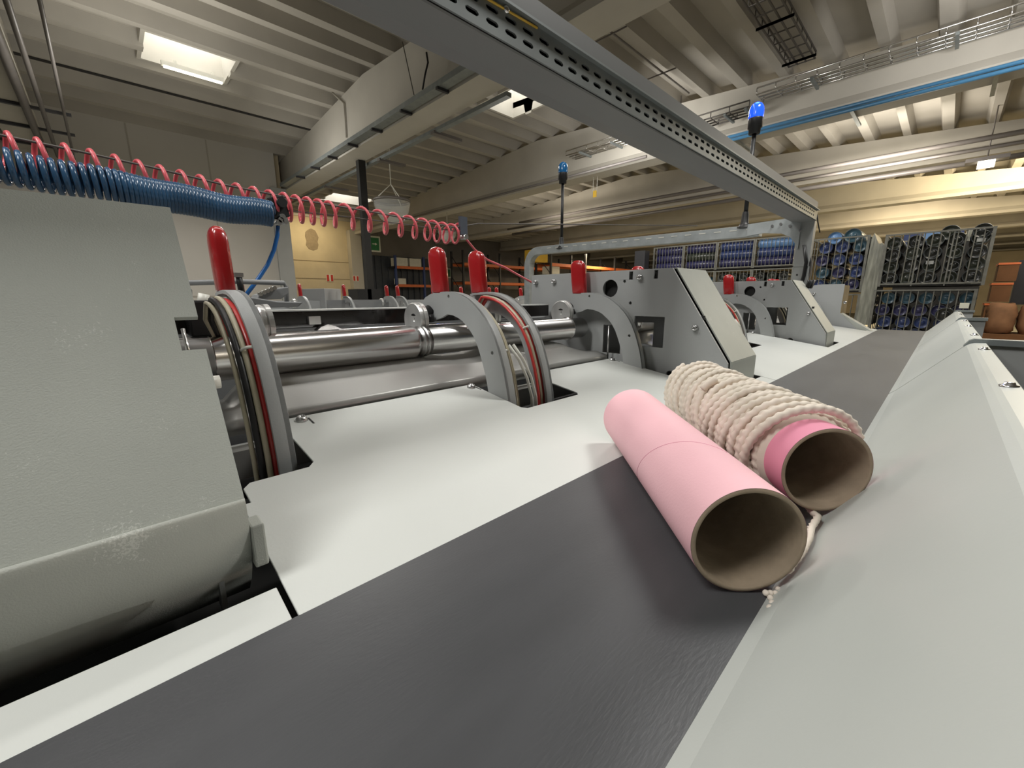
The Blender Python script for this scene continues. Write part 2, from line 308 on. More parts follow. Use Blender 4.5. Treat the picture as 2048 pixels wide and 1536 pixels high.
# --- housings
def housing(k, y0, y1, top, mid, label, near=False):
    th = thing('machine_housing', label, 'machine housing', (-2.6,(y0+y1)/2,-1.1), group='grey housings between the winding stations')
    outer = [(-4.35,.305),top,mid,(mid[0]+.02,-1.02),(-4.35,-1.02)]
    holes = [circ(-2.985,.098,.108,28), rect(-2.62,-2.235,-.595,-.235), rect(-3.06,-2.80,-.72,-.36), circ(-2.69,-.08,.020,10), circ(-2.785,.18,.019,10), rect(-2.725,-2.675,.20,.295), rect(-2.405,-2.355,.20,.295), circ(-2.12,-.90,.05,14)]
    if near: holes = []
    MB().prism([outer]+holes, XZ, y0, y0+.025).build('side_plate', 'plate', th, bevel=0.0006)
    MB().prism([outer]+holes[1:3], XZ, y1-.025, y1).build('rear_plate', 'plate', th)
    # front cover sheet (slope + vertical)
    dx, dz = mid[0]-top[0], mid[1]-top[1]; L = math.hypot(dx, dz); ux, uz = dx/L, dz/L; nx, nz = -uz, ux
    def F(s_, y_, t): return (top[0]+ux*s_+nx*-0+(-uz)*t, y_, top[1]+uz*s_+ux*t)
    ye = y1+.012; ys = y0-.0 if near else y0+.075
    if near: out2 = [(0,ys),(L,ys),(L,ye),(.80,ye),(.80,ye-.075),(.60,ye-.075),(.60,ye),(0,ye)]
    else: out2 = [(.0,ys),(L,ys),(L,ye),(0,ye)]
    MB().prism([out2], F, 0.0, 0.016).build('front_cover', 'house', th, bevel=0.0035 if near else 0.001)
    MB().box(mid[0]-.002,mid[0]+.016,ys,ye,-1.03 if not near else -1.10,mid[1]+.004).build('apron', 'house', th)
    MB().box(-4.35,top[0]+.012,y0+.05 if not near else y0,ye,.303 if not near else top[1]-.006,.315 if not near else top[1]+.008).build('top_cover', 'house', th)
    if not near:
        MB().prism([[(-2.5,.28),(top[0]-.04,.28),(mid[0]-.04,mid[1]),(mid[0]-.04,-1.0),(-2.1,-1.0),(-2.16,-.2),(-2.55,.2)]], XZ, y0+.03, y1-.03).build('gap_shade','bed',th); MB().box(-3.12,-2.86,y0+.10,y0+.12,-.03,.24).build('hole_shade','bed',th)  # black inserts standing in for shade in the cover gap and round hole
        for (bx,bz) in ((-2.573,.219),(-1.874,-.343),(-4.25,.204),(-3.905,.209)):
            bolt((bx,y0,bz),(0,-1,0),.036,.05,th)
        MB().box(-1.84,-1.80,y0+.03,y0+.055,-.25,-.21).build('catch','black',th)
        MB().cyl((-2.90,y0-.12,-.36),(-2.90,y0-.12,-.80),.012,8).build('hold_rod','steel',th)
    return th
NH = thing('machine_housing', 'large grey sheet metal housing filling the foreground, blue coil hose above it', 'machine housing', (-2.6,-1,-1.1), group='grey housings between the winding stations')
ty, tx, tz = 0.24, -2.2, .351
def nearface():
    top, mid = (tx,tz), (-1.54,-.672)
    dx, dz = mid[0]-top[0], mid[1]-top[1]; L = math.hypot(dx, dz); ux, uz = dx/L, dz/L
    F = lambda s_, y_, t: (top[0]+ux*s_-uz*t, y_, top[1]+uz*s_+ux*t)
    n0, n1 = .50, .635
    bend = [(.012,-.014),(.018,-.030)]
    MB().prism([[(0,-1.9),(L-.012,-1.9),(L-.012,ty),(n1,ty),(n1,ty-.07),(n0,ty-.07),(n0,ty),(0,ty)]], F, -.022, 0).build('front_cover', 'house', NH)
    b = MB(); pts = [(mid[0]-ux*.012,mid[1]-uz*.012),(mid[0]-.0015,mid[1]-.004),(mid[0]+.0005,mid[1]-.012),(mid[0]+.001,mid[1]-.020),(mid[0]+.001,mid[1]-.03),(mid[0]-.006,-.78),(mid[0]-.022,-.86),(mid[0]-.055,-.94),(mid[0]-.10,-1.01),(mid[0]-.17,-1.09),(mid[0]-.30,-1.14)]
    n = len(pts); vs = [(x_,y_,z_) for y_ in (-1.9,ty) for x_,z_ in pts]; b.add(vs, [(i,i+1,n+i+1,n+i) for i in range(n-1)], True)
    o = b.build('apron', 'house', NH); m_ = o.modifiers.new('solid','SOLIDIFY'); m_.thickness = .004; m_.offset = 0
    MB().box(-4.3,top[0]-.012,-1.9,ty,tz-.022,tz).build('top_cover', 'house', NH, bevel=0.003)
    inner = [(-4.3,.30),(-2.22,.30),(-1.60,-.66),(-1.60,-1.1),(-4.3,-1.1)]
    MB().prism([inner, rect(-2.62,-2.30,-.60,-.24)], XZ, ty-.10, ty-.085).build('side_plate', 'plate', NH)
    MB().cyl((-1.985,ty-.045,-.115),(-1.915,ty-.045,-.235),.007,8).build('latch_rod','chrome',NH)
    MB().box(-1.62,-1.535,ty+.002,ty+.045,-.925,-.765).build('hinge_block','house',NH,bevel=0.002)
    MB().cyl((-1.95,ty-.02,-.325),(-1.95,ty+.04,-.325),.026,16).build('white_bush','white',NH)
nearface()
H0 = housing(0, 4.62, 5.50, (-2.185,.310), (-1.505,-.70), 'tall grey housing plate with round black hole, behind the rope spool')
H1 = housing(1, 4.62+P, 5.50+P, (-2.245,.310), (-1.545,-.72), 'smaller grey housing plate beyond, second from the rope spool')
y3 = 4.62+2*P
a = [aY(*q, y3) for q in ((1604,574),(1640,569),(1690,568),(1680,626),(1716,661),(1645,661))]
th = thing('machine_housing', 'farthest grey housing plate with brown side panel at the belt end', 'machine housing', (-2.6,y3,-1.1), group='grey housings between the winding stations')
prof = [(-4.4,-1.0),(-4.4,.3)]+[(p.x,p.z) for p in a[:5]]+[(a[4].x,-1.0)]
MB().prism([prof], XZ, y3, y3+.03).build('side_plate', 'plate', th)
MB().box(a[2].x-.35, a[2].x, y3+.03, y3+.95, a[3].z-.05, .30).build('brown_panel', 'tan', th)
MB().prism([[(a[3].x,a[3].z),(a[4].x+.28,a[4].z),(a[4].x,a[4].z),(a[3].x-.1,a[3].z-.05)]], XZ, y3+.05, y3+.5).build('foot_bracket', 'house', th)
for q in ((1628,588),(1690,605)): p = aY(*q, y3); bolt(tuple(p), (0,-1,0), .045, .05, th)
# --- swing arms
OUT = [(-3.62,-.055),(-3.56,-.005),(-3.46,.028),(-3.36,.043),(-3.2,.048),(-3.1,.040),(-3.0,.020),(-2.9,-.015),(-2.82,-.06),(-2.74,-.118),(-2.67,-.18),(-2.605,-.255),(-2.55,-.34),(-2.505,-.43),(-2.47,-.52),(-2.435,-.62),(-2.405,-.74),(-2.38,-.86),(-2.365,-1.02),(-2.36,-1.18)]
INN = [(-2.595,-1.18),(-2.61,-.98),(-2.632,-.80),(-2.66,-.68),(-2.70,-.57),(-2.735,-.485),(-2.766,-.417),(-2.82,-.335),(-2.87,-.285),(-2.92,-.248),(-2.97,-.212),(-3.03,-.186),(-3.11,-.165),(-3.2,-.158),(-3.30,-.195),(-3.42,-.222),(-3.47,-.20),(-3.55,-.17)]
def offs(poly, d):
    r = []
    for i, p in enumerate(poly):
        a_, b_ = poly[max(i-1,0)], poly[min(i+1,len(poly)-1)]; tx_, tz_ = b_[0]-a_[0], b_[1]-a_[1]; l = math.hypot(tx_, tz_)
        r.append((p[0]+tz_/l*d, p[1]-tx_/l*d))
    return r
def make_arm(y, sg, label, hoses, full=True):
    # sg=+1: plate on the -Y face, channel opens to +Y; sg=-1 mirrored
    th = thing('swing_arm', label, 'winder arm', (-2.9,y,-1.1), group='curved grey winder arms with red grips')
    ya, yb = sorted((y, y+sg*.028)); holes = [circ(-3.17,-.008+.012,.016,10), circ(-2.575,-.46,.017,10)]
    MB().prism([OUT+INN]+holes, XZ, ya, yb).build('arm_plate', 'plate', th, bevel=0.0006)
    o1 = OUT[2:]; o2 = offs(o1, .024); ya, yb = sorted((y, y+sg*.092))
    MB().prism([o1+o2[::-1]], XZ, ya+.0005, yb, True).build('arm_flange', 'plate', th, bevel=0.0005)
    g = MB(); gy = y+sg*.045; n = 20; secs = []
    for z_, wx, wy in ((.036,.100,.046),(.05,.105,.050),(.20,.108,.052),(.35,.109,.052),(.40,.104,.048),(.428,.088,.040),(.447,.064,.030),(.457,.034,.016),(.459,.006,.004)):
        cx = -3.355-.05*(z_-.03)/.43
        secs.append([(cx+wx*math.copysign(abs(math.cos(2*PI*i/n))**.6, math.cos(2*PI*i/n)), gy+wy*math.copysign(abs(math.sin(2*PI*i/n))**.6, math.sin(2*PI*i/n)), z_) for i in range(n)])
    vs = [p for s_ in secs for p in s_]; fs = [(i*n+k, i*n+(k+1)%n, (i+1)*n+(k+1)%n, (i+1)*n+k) for i in range(len(secs)-1) for k in range(n)]
    g.add(vs, fs, True); g.f.append(list(range(n))[::-1]); g.sm.append(False); g.f.append([len(secs)*n-n+i for i in range(n)]); g.sm.append(True)
    g.build('grip_sleeve', 'red', th)
    # chuck disc and spindle on the winding side
    dy = y-sg*.17
    c = MB(); c.lathe((-3.48,dy-.03,-.21),(0,1,0),[(.026,.0005),(.026,.014),(.016,.020),(.002,.140),(0,.146),(0,.150),(.010,.158),(.030,.158),(.034,.150),(.042,.150),(.046,.162),(.078,.162),(.084,.13),(.084,.0005)],48,False); cd = c.build('chuck_disc','face',th)
    MB().cyl((-3.48,dy,-.21),(-3.48,y,-.13),.06,16).build('spindle','black',th)
    if full:
        MB().cyl((-3.40,y-sg*.05,-.17),(-3.38,y-sg*.05,-.23),.032,12).build('fitting','black',th)
    for j, (mt, off, dyy, r) in enumerate(hoses):
        pth = offs(OUT[3:], off); pts = [(p[0],y+sg*dyy,p[1]) for p in pth]
        if sg < 0: pts = [(-3.42,y+sg*dyy*.7,-.28),(-3.33,y+sg*dyy,-.14)]+[pts[1]]+pts[2:]
        sm = []
        for i in range(len(pts)-1):
            for q in range(3): sm.append(Vector(pts[i]).lerp(Vector(pts[i+1]), q/3))
        sm.append(Vector(pts[-1])); MB().tube(sm, r, 8).build('air_hose', mt, th)
    ty_ = y+sg*.10
    for i in ((11,) if sg < 0 else (13,)):
        p = OUT[i]; t = MB(); t.lathe((p[0]-.04,ty_,p[1]-.03),(0.5,0,-0.85),[(-.008,.045),(.008,.045),(.008,.038),(-.008,.038)],14,close=True); t.build('cable_tie','white',th)
    return th
HA = [('cream',.045,.118,.015),('redhose',.062,.082,.020),('redhose',.050,.148,.013)]
HB = [('cream',.045,.14,.012),('cream',.06,.17,.012)]
A1 = make_arm(.635,-1,'nearest curved arm with red grip, against the big foreground housing',[('cream',.05,.125,.016),('redhose',.07,.090,.022),('black',.06,.155,.018),('cream',.08,.185,.013)])
A2 = make_arm(2.26,+1,'second curved arm from the left, red grip, bright chuck disc before it',HB)
A3 = make_arm(2.83,-1,'third curved arm with a bright red hose along its rim',HA)
A4 = make_arm(4.44,+1,'fourth curved arm with red grip in front of the tall housing plate',HB)
ml = MB()
for t in ((0,'cream'),(1,'cream')):
    o_ = .05*t[0]; ml = MB().tube([(-2.52,2.40+o_,-.40),(-2.44,2.44+o_,-.52),(-2.40,2.50+o_,-.68),(-2.36,2.52+o_,-.85),(-2.36,2.52+o_,-1.15)],.013,8).build('air_hose','white',A2)
L1 = [('first','hidden behind the tall housing plate, hose side showing'),('second','seen through the middle window'),('third','red hoses showing past the sloping housing edge'),('fourth','in front of the second housing plate')]
for i, (a_, lab) in enumerate(((A1,'distant curved arm tucked behind the tall housing plate'),(A2,'distant curved arm seen through the gap beside the tall housing'),(A3,'curved arm with dark red hoses just past the sloping front of the tall housing'),(A4,'curved arm with red grip standing in front of the second housing plate'))):
    dup(a_, (0,P*U,0), lab)
for i, (a_, lab) in enumerate(((A1,'curved arm whose red grip tip peeks over the second housing plate'),(A2,'hidden curved arm behind the second housing plate'),(A3,'curved arm rim glimpsed past the second housing slope'),(A4,'last curved arm before the farthest housing plate'))):
    dup(a_, (0,2*P*U,0), lab)
# --- rollers, rails, trays per section
def station(k):
    y = P*k; tag_ = ('in front of the near winder arms','behind the tall housing plate','behind the second housing plate')[k]
    th = thing('friction_roller', 'long polished steel roller '+tag_, 'roller', (-3.35,y+2,-.41), group='polished winding rollers')
    y0 = -1.4 if k == 0 else .2+y
    MB().lathe((-3.35,0,-.405),(0,1,0),[(y0,.02),(y0,.148),(y+.45,.148),(y+.455,.155),(y+.46,.148),(y+1.95,.150),(y+2.0,.135),(y+2.0,.01)],48).build('roller_body','chrome',th)
    MB().lathe((-3.35,0,-.405),(0,1,0),[(y+2.0,.02),(y+2.0,.128),(y+2.03,.128),(y+2.03,.142),(y+2.05,.142),(y+2.05,.128),(y+2.07,.128),(y+2.07,.142),(y+2.09,.142),(y+2.09,.128),(y+2.12,.128),(y+2.12,.02)],40).build('grooved_collar','steel',th)
    MB().lathe((-3.35,0,-.405),(0,1,0),[(y+2.12,.02),(y+2.12,.132),(y+4.2,.132),(y+4.2,.145),(y+4.24,.145),(y+4.24,.132),(y+4.5,.132),(y+4.5,.02)],48).build('roller_body','chrome',th)
    th = thing('guide_rail', 'black glossy guide rail with bright edges '+tag_, 'rail', (-3.95,y+2,-.2), group='black yarn guide rails')
    MB().box(-4.05,-3.90,y0,y+4.5,-.265,-.118).build('rail_body','glossblack',th,bevel=0.002)
    MB().box(-4.06,-3.895,y0,y+4.5,-.118,-.105).build('top_edge','cover',th)
    MB().cyl((-3.88,y0,-.30),(-3.88,y+4.5,-.30),.016,10).build('lower_rod','chrome',th)
    th = thing('traverse_guide', 'small steel traverse guide riding on the black rail '+tag_, 'yarn guide', (-3.87,y+1.4,-.28), group='traverse guides')
    MB().prism([[(1.30+y,-.285),(1.34+y,-.255),(1.40+y,-.235),(1.46+y,-.255),(1.52+y,-.285)]], YZ, -3.89,-3.80).build('guide_arch','chrome',th)
    MB().box(-3.90,-3.86,1.26+y,1.36+y,-.235,-.165).build('slider_block','steel',th)
    th = thing('drip_tray', 'long polished sheet metal tray below the roller '+tag_, 'tray', (-3.1,y+2,-.8), group='polished trays below the rollers')
    lo = [(-2.93,-.835),(-2.93,-.735),(-2.95,-.722),(-3.10,-.612),(-3.13,-.594),(-3.25,-.553),(-3.5,-.52)]
    dip = [(-2.93,-.835),(-2.93,-.745),(-2.95,-.735),(-3.10,-.70),(-3.13,-.70),(-3.25,-.71),(-3.5,-.72)]
    ys = [(.40,1),(.50,.95),(.58,.55),(.68,.1),(.76,0),(2.0,0),(2.2,.12),(2.35,.25),(2.6,.25),(2.75,.1),(2.9,0),(3.85,0),(4.0,.12),(4.2,.6),(4.38,.95),(4.55,1)]
    b = MB(); vs = []; fs = []; n = len(lo)
    for (yy, t) in ys:
        for i in range(n): vs.append((lo[i][0]*(1-t)+dip[i][0]*t, yy+y, lo[i][1]*(1-t)+dip[i][1]*t))
    for j in range(len(ys)-1):
        for i in range(n-1): fs.append((j*n+i,j*n+i+1,(j+1)*n+i+1,(j+1)*n+i))
    b.add(vs, fs, True); o = b.build('tray_sheet','sheet',th); s_ = o.modifiers.new('solid','SOLIDIFY'); s_.thickness = 0.002
for k in (0,1,2): station(k)
# machinery clutter behind the rollers
th = thing('rear_frame', 'grey rear machine frame behind the black guide rails', 'machine frame', (-5.6,6,-1.4))
MB().box(-6.6,-4.6,-1.5,16.4,-1.4,-.30).build('frame_beam','beam',th)
MB().box(-6.4,-5.6,-1.5,16.4,-.30,-.22).build('frame_top','beam',th)
a0, a1 = aX(365,566,-5.6), aX(572,566,-5.6); a2 = aX(574,600,-5.6)
th = thing('tube_guard_rail', 'thin dark tube rail behind the nearest red grip', 'rail', (-5.6,1.0,-.25))
MB().tube([tuple(aX(380,640,-5.6)),tuple(aX(378,580,-5.6)),tuple(aX(372,566,-5.6)),tuple(aX(470,563,-5.6)),tuple(aX(568,566,-5.6)),tuple(aX(573,575,-5.6)),tuple(aX(574,615,-5.6))],.028,8).build('rail_tube','beam',th)
th = thing('cam_lever', 'tilted grey lever plate with a row of bright bolts behind the blue hose', 'lever', (-5.2,1.6,-.1))
q = [aX(x,y,-5.2) for x,y in ((510,600),(516,590),(552,577),(574,574),(575,588),(560,598))]
MB().prism([[(p.y,p.z) for p in q]], YZ, -5.45,-5.15).build('lever_plate','beam',th,bevel=0.003)
for i in range(5): p = aX(520+7*i,588-3*i,-5.14); MB().cyl((-5.16,p.y,p.z),(-5.11,p.y,p.z),.022,10).build('lever_bolt','chrome',th)
th = thing('trough', 'shallow grey trough below the tilted lever plate', 'trough', (-4.8,1.6,-.2))
q = [aX(x,y,-4.8) for x,y in ((495,594),(552,603),(600,604),(592,613),(520,616),(497,606))]
MB().prism([[(p.y,p.z) for p in q]], YZ, -5.1,-4.7).build('trough_side','beam',th,bevel=0.003)
th = thing('valve_bracket', 'dark upright bracket with small valve beside the nearest red grip', 'bracket', (-4.8,1.1,0))
p0, p1 = aX(484,588,-4.8), aX(477,550,-4.8)
MB().tube([tuple(p0),tuple(p0.lerp(p1,.5)),tuple(p1)],.028,8).build('bracket_post','black',th)
MB().obox(tuple(p1),(0.03,0,0),(0,.035,0),(0,0,.02)).build('valve_body','steel',th)
th = thing('solenoid_valve', 'pale connector and black valve under the nearest arm', 'valve', (-3.9,.5,-.3))
p0, p1 = aX(408,588,-3.8), aX(404,616,-3.8); MB().cyl(tuple(p0),tuple(p1),.035,12).build('connector','white',th)
p0, p1 = aX(405,618,-3.8), aX(410,655,-3.8); MB().obox(tuple((p0+p1)/2),(.1,0,0),(0,.1,0),(0,0,.13)).build('valve_block','black',th,bevel=0.004)
# ================================================================== OVERHEAD FRAME
th = thing('overhead_beam', 'grey overhead steel beam crossing the picture with a slotted cable tray', 'steel beam', (-2.35,4,1.53))
MB().prism([[(-2.15,1.545),(-2.16,1.532),(-2.40,1.532),(-2.575,1.565),(-2.59,1.58),(-2.59,1.90),(-2.15,1.90)]], XZ, -5, 10.95).build('beam_profile','beam',th)
tray_holes = []
y = -4.6; i = 0
while y < 10.6:
    for z_, sh in ((1.605,0),(1.676,0)): tray_holes.append([(y+sh+.028*math.cos(t)+(.022 if math.cos(t) > 0 else -.022), z_+.016*math.sin(t)) for t in [PI*(j+.5)/4 for j in range(8)]])
    y += .155
def tray_strip(loops, name):
    b = MB(); b.prism(loops, YZ, -2.149, -2.135); return b.build(name, 'galv', th, bevel=0)
tray_strip([rect(-5,10.95,1.545,1.735)]+tray_holes, 'slotted_tray')
MB().box(-2.149,-2.10,-5,10.95,1.735,1.75).build('tray_lip','galv',th)
MB().box(-2.30,-2.149,-5,10.95,1.735,1.742).build('tray_back','black',th)
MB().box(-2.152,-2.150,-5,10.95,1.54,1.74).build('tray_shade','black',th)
MB().tube([(-2.128,-1,1.70),(-2.125,.6,1.705),(-2.125,1.2,1.712),(-2.128,1.7,1.70),(-2.13,2.05,1.715),(-2.13,2.3,1.725)],.007,6).build('tray_cable','yellow',th)
for yy, zz in ((1.0,1.676),(1.31,1.605),(1.62,1.676),(2.02,1.715)): MB().lathe((-2.134,yy,zz),(1,0,0),[(0,.022),(.012,.022),(.02,.012),(.02,.0005)],12).build('tray_bolt','chrome',th)
MB().tube([(-2.14,10.95,1.66),(-2.12,11.0,1.52),(-2.10,11.05,1.42),(-2.06,11.0,1.30)],.012,6).build('loose_cable','black',th)
th = thing('portal_frame', 'galvanised portal frame with rounded corners spanning the machine', 'steel frame', (-6.4,11,-1))
def sq_path(path, hw, hd, name, mt):   # rectangular profile swept in the XZ plane
    b = MB(); vs = []; fs = []
    Pp = [Vector((p[0],11.07,p[1])) for p in path]
    for i, p in enumerate(Pp):
        t = (Pp[min(i+1,len(Pp)-1)]-Pp[max(i-1,0)]).normalized(); nrm = Vector((-t.z,0,t.x))
        for sx, sy in ((-1,-1),(1,-1),(1,1),(-1,1)): vs.append(p+nrm*hw*sx+Vector((0,hd*sy,0)))
    for i in range(len(Pp)-1):
        for k in range(4): fs.append((i*4+k,i*4+(k+1)%4,(i+1)*4+(k+1)%4,(i+1)*4+k))
    b.add(vs, fs, False); b.f.append([0,1,2,3]); b.sm.append(False); b.f.append([len(vs)-4+i for i in range(4)]); b.sm.append(False)
    return b.build(name, mt, th, bevel=0.001)
arcL = [(-10.05+.5*math.cos(t),1.05+.5*math.sin(t)) for t in [PI-PI/2*i/8 for i in range(9)]]
sq_path([(-10.55,-1.3),(-10.55,.3),(-10.55,1.0)]+arcL+[(-9,1.545),(-6,1.50),(-3.2,1.47)], .125, .12, 'frame_tube', 'galvlight')
for i in range(18):
    x_ = -9.6+.36*i; z_ = 1.555-.0135*(x_+9.8)
    MB().box(x_,x_+.16,10.945,10.949,z_+.03,z_+.05).build('tray_slot','white',th)
MB().box(-2.46,-2.16,10.98,11.16,-1.3,.62).build('right_post_foot','plate',th,bevel=0.001)
MB().box(-2.45,-2.17,10.97,11.17,.62,1.55).build('right_post','plate',th,bevel=0.002)
MB().prism([[(-3.45,1.62),(-2.40,1.66),(-2.40,.98),(-2.47,1.12),(-2.58,1.26),(-2.75,1.345),(-3.1,1.39),(-3.45,1.36)]], XZ, 10.93,10.96).build('corner_gusset','galvlight',th)
for q in ((1545,452),(1562,448),(1580,452),(1601,461)): p = aY(*q,10.93); MB().cyl((p.x,10.935,p.z),(p.x,10.90,p.z),.028,8).build('gusset_bolt','chrome',th)
for z_ in (.45,.30):
    for x_ in (-2.36,-2.24): MB().cyl((x_,10.985,z_),(x_,10.97,z_),.018,8).build('post_hole','black',th)
th = thing('cable_bundle', 'dark bundle of hoses bunched at the foot of the right frame post', 'cable', (-2.1,11.1,0))
for i in range(5):
    p = [aY(x+3*i,y,10.9+.05*i) for x,y in ((1607,490),(1611,525),(1606,552),(1600,570),(1611,576),(1618,560))]
    MB().tube([tuple(v) for v in p],.022,6).build('hose_strand',('black','black','rackdark','bed','pipe')[i],th)
for (bx, tx_, zb, zt, lit, lab) in ((-3.56,-3.55,1.62,4.22,True,'taller-looking signal lamp with lit blue lens on a black pole'),(-9.07,-9.07,1.60,4.18,False,'signal lamp with unlit blue lens on a black pole over the far frame corner')):
    th = thing('signal_lamp', lab, 'signal lamp', (bx,11.05,zb), group='blue signal lamps on the portal frame')
    MB().lathe((bx,11.05,zb),(0,0,1),[(-.06,.16),(-.03,.16),(-.02,.13),(.06,.085),(.22,.075),(.30,.062)],20).build('pole_foot','black',th)
    MB().cyl((bx,11.05,zb+.2),(bx,11.05,zt-.62),.046,14).build('pole','black',th)
    MB().lathe((bx,11.05,zt-.66),(0,0,1),[(0,.05),(.01,.118),(.11,.120),(.125,.145),(.30,.147),(.32,.147),(.32,.01)],20).build('lamp_base','black',th)
    MB().lathe((bx,11.05,zt-.34),(0,0,1),[(0,.147),(.02,.150),(.17,.150),(.24,.132),(.29,.095),(.32,.045),(.325,.001)],24).build('lens','lampblue' if lit else 'lampblueoff',th)
    if lit:
        l = bpy.data.lights.new('signal_glow','POINT'); l.energy = 1.5; l.color = (.1,.25,1); l.shadow_soft_size = .04; lo = bpy.data.objects.new('signal_glow',l); C.objects.link(lo); lo.location = (bx*U,11.05*U,CZ+zt*U+.08)
# ================================================================== TUBES ON THE BELT
def tube_core(th, c, a, r, L, mt):
    c, a = Vector(c), Vector(a).normalized(); t = .017
    MB().lathe(c, a, [(0,r),(L,r)], 72).build('paper_sleeve', mt, th)
    MB().lathe(c, a, [(.0,r-.001),(-.004,r-.006),(-.004,r-t+.003),(.0,r-t),(L,r-t),(L+.003,r-t+.003),(L+.003,r-.006),(L,r-.001)], 72).build('cardboard_wall', 'card', th)
    return c, a
T1 = thing('cardboard_tube', 'empty pink cardboard tube lying across the belt in the foreground', 'cardboard tube', (-.85,1.9,-1))
c, a = tube_core(T1, (-.342,1.431,-.806+.002), (-.71,.704,.006), .193, 1.425, 'pink')
for tt, rr in ((.42,.1936),): pass
seam = []
u, v = MB().frame(a)
for i in range(70): ang = 1.1+i*.055; s_ = .36+i*.0068; seam.append(c+a*s_+(u*math.cos(ang)+v*math.sin(ang))*.1932)
MB().tube(seam,.0011,4).build('spiral_seam','pink2',T1)
T2 = thing('rope_spool', 'pink tube wound with thick off-white twisted rope, beside the empty tube', 'rope spool', (-.8,2.7,-1))
c, a = tube_core(T2, (-.255,2.17,-.752), (-.685,.728,.0), .194, 1.52, 'pink2')
u, v = MB().frame(a)
rb = MB()
def wind(s0, s1, turns, r0, r1, ph, rad=.0185, jit=.004, wig=.0):
    n = int(abs(turns)*170); j1 = random.uniform(0,6); N = 10; vs = []; fs = []; pr = None; L = 0; Q = []
    for i in range(n+1):
        t = i/n; ang = ph+turns*2*PI*t
        s_ = s0+(s1-s0)*t+jit*math.sin(ang*.37+j1)+jit*.7*math.sin(ang*1.7+2*j1)+wig*math.sin(ang)
        rr = r0+(r1-r0)*t+.004*math.sin(ang*.61+j1)+.003*math.sin(ang*2.3+j1)
        e_ = u*math.cos(ang)+v*math.sin(ang); Q.append((c+a*s_+e_*rr, e_))
    for i in range(n+1):
        p_, e_ = Q[i]; t_ = (Q[min(i+1,n)][0]-Q[max(i-1,0)][0]).normalized(); b_ = t_.cross(e_).normalized(); e2_ = b_.cross(t_)
        if i: L += (p_-Q[i-1][0]).length
        for k_ in range(N):
            al = 2*PI*k_/N; al_ = al if al <= PI else al-2*PI
            r_ = rad*(1+.17*math.cos(2*PI*L/.044-1.9*abs(al_))-.20*math.exp(-(al_/.28)**2))
            vs.append(p_+(e2_*math.cos(al)+b_*math.sin(al))*r_)
    for i in range(n):
        for k_ in range(N): fs.append((i*N+k_, i*N+(k_+1)%N, (i+1)*N+(k_+1)%N, (i+1)*N+k_))
    rb.add(vs, fs, True)
wind(.17,1.50,31,.209,.209,0,.0215)
wind(.20,1.49,25,.229,.229,1.0,.0205,.006,.014)
wind(1.46,.62,7,.247,.245,2.0,.0205,.012,.06)
wind(.16,.78,8,.246,.250,0.4,.0205,.010,-.05)
rb.build('rope_winding','rope',T2)
MB().lathe(c, a, [(.14,.194),(.16,.212),(1.48,.214),(1.50,.194)],48).build('rope_underlayer','rope',T2)
MB().tube([c+a*.88+(u*math.cos(t)+v*math.sin(t))*.262 for t in [2.05+.05*i for i in range(9)]],.022,10).build('knot','rope',T2)
tail = [aZ(x,y,-.985) for x,y in ((1618,1020),(1626,1040),(1632,1058),(1618,1080),(1612,1110),(1600,1135),(1590,1150),(1578,1160),(1570,1175))]
for p in tail: p.z = max(-.982, -1.0+1.13*(p.x+.285)+.03)
pts = []
for i in range(len(tail)-1):
    for k_ in range(8): pts.append(tail[i].lerp(tail[i+1],k_/8))
MB().tube(pts,.0125,9,True,3,60,.25).build('rope_tail','rope',T2)
kb = MB()
for x,y,r in ((1532,1186,.011),(1541,1186,.010),(1551,1187,.010),(1562,1186,.011),(1568,1190,.010),(1541,1196,.010),(1545,1207,.011),(1540,1216,.011),(1556,1178,.009),(1570,1178,.009)):
    p = aZ(x,y,-.985); kb.lathe(p-Vector((0,0,r)),(0,0,1),[(r*(1-math.cos(t)),r*math.sin(t)+1e-4) for t in [PI*i/8 for i in range(9)]],12)
kb.build('frayed_end','rope',T2)
# ================================================================== COIL HOSES
XC = -6.4
wp = [aX(x,y,XC) for x,y in ((-160,229),(0,270),(150,301),(300,334),(450,370),(590,398),(750,425),(910,455),(935,446))]
wp[-1] = Vector((XC,5.3,1.36))
th = thing('steel_wire', 'taut steel wire carrying the coiled hoses above the machine', 'wire', (XC,2,1.2))
MB().tube([tuple(p) for p in wp]+[(-6.2,8,1.62),(-4.6,10.9,1.72)],.012,6).build('wire_strand','wire',th)
q = [aX(x,y,XC) for x,y in ((540,418),(700,434),(910,462))]
MB().tube([tuple(p) for p in q],.008,6).build('lower_strand','wire',th)
def wire_at(yv):
    for i in range(len(wp)-1):
        if wp[i].y <= yv <= wp[i+1].y: return wp[i].lerp(wp[i+1],(yv-wp[i].y)/(wp[i+1].y-wp[i].y))
    return wp[-1] if yv > wp[-1].y else wp[0]
def coil(path_fn, y0, y1, pitch_fn, rad_fn, hose_r, n=20):
    pts = []; y = y0; ang = 0.0
    while y < y1:
        c_ = path_fn(y); r_ = rad_fn(y); pts.append((c_.x+r_*math.sin(ang), y+0.0, c_.z+r_*math.cos(ang)))
        ang += 2*PI/n; y += pitch_fn(y)/n
    return pts
th = thing('coiled_air_hose', 'thick blue coiled hose hanging along the wire above the foreground housing', 'air hose', (XC,.6,1.0), group='coiled hoses on the wire')
def bpath(y): w_ = wire_at(y); return Vector((XC+.12, y, w_.z-.305+.035*min(1,max(0,(y-.9)))+.01*math.sin(y*9)))
bl = coil(bpath, -1.0, 1.72, lambda y: .068 if y < .1 else (.068-.036*min(1,(y-.1)/.35)), lambda y: .150-.012*max(0,y-.8), .024)
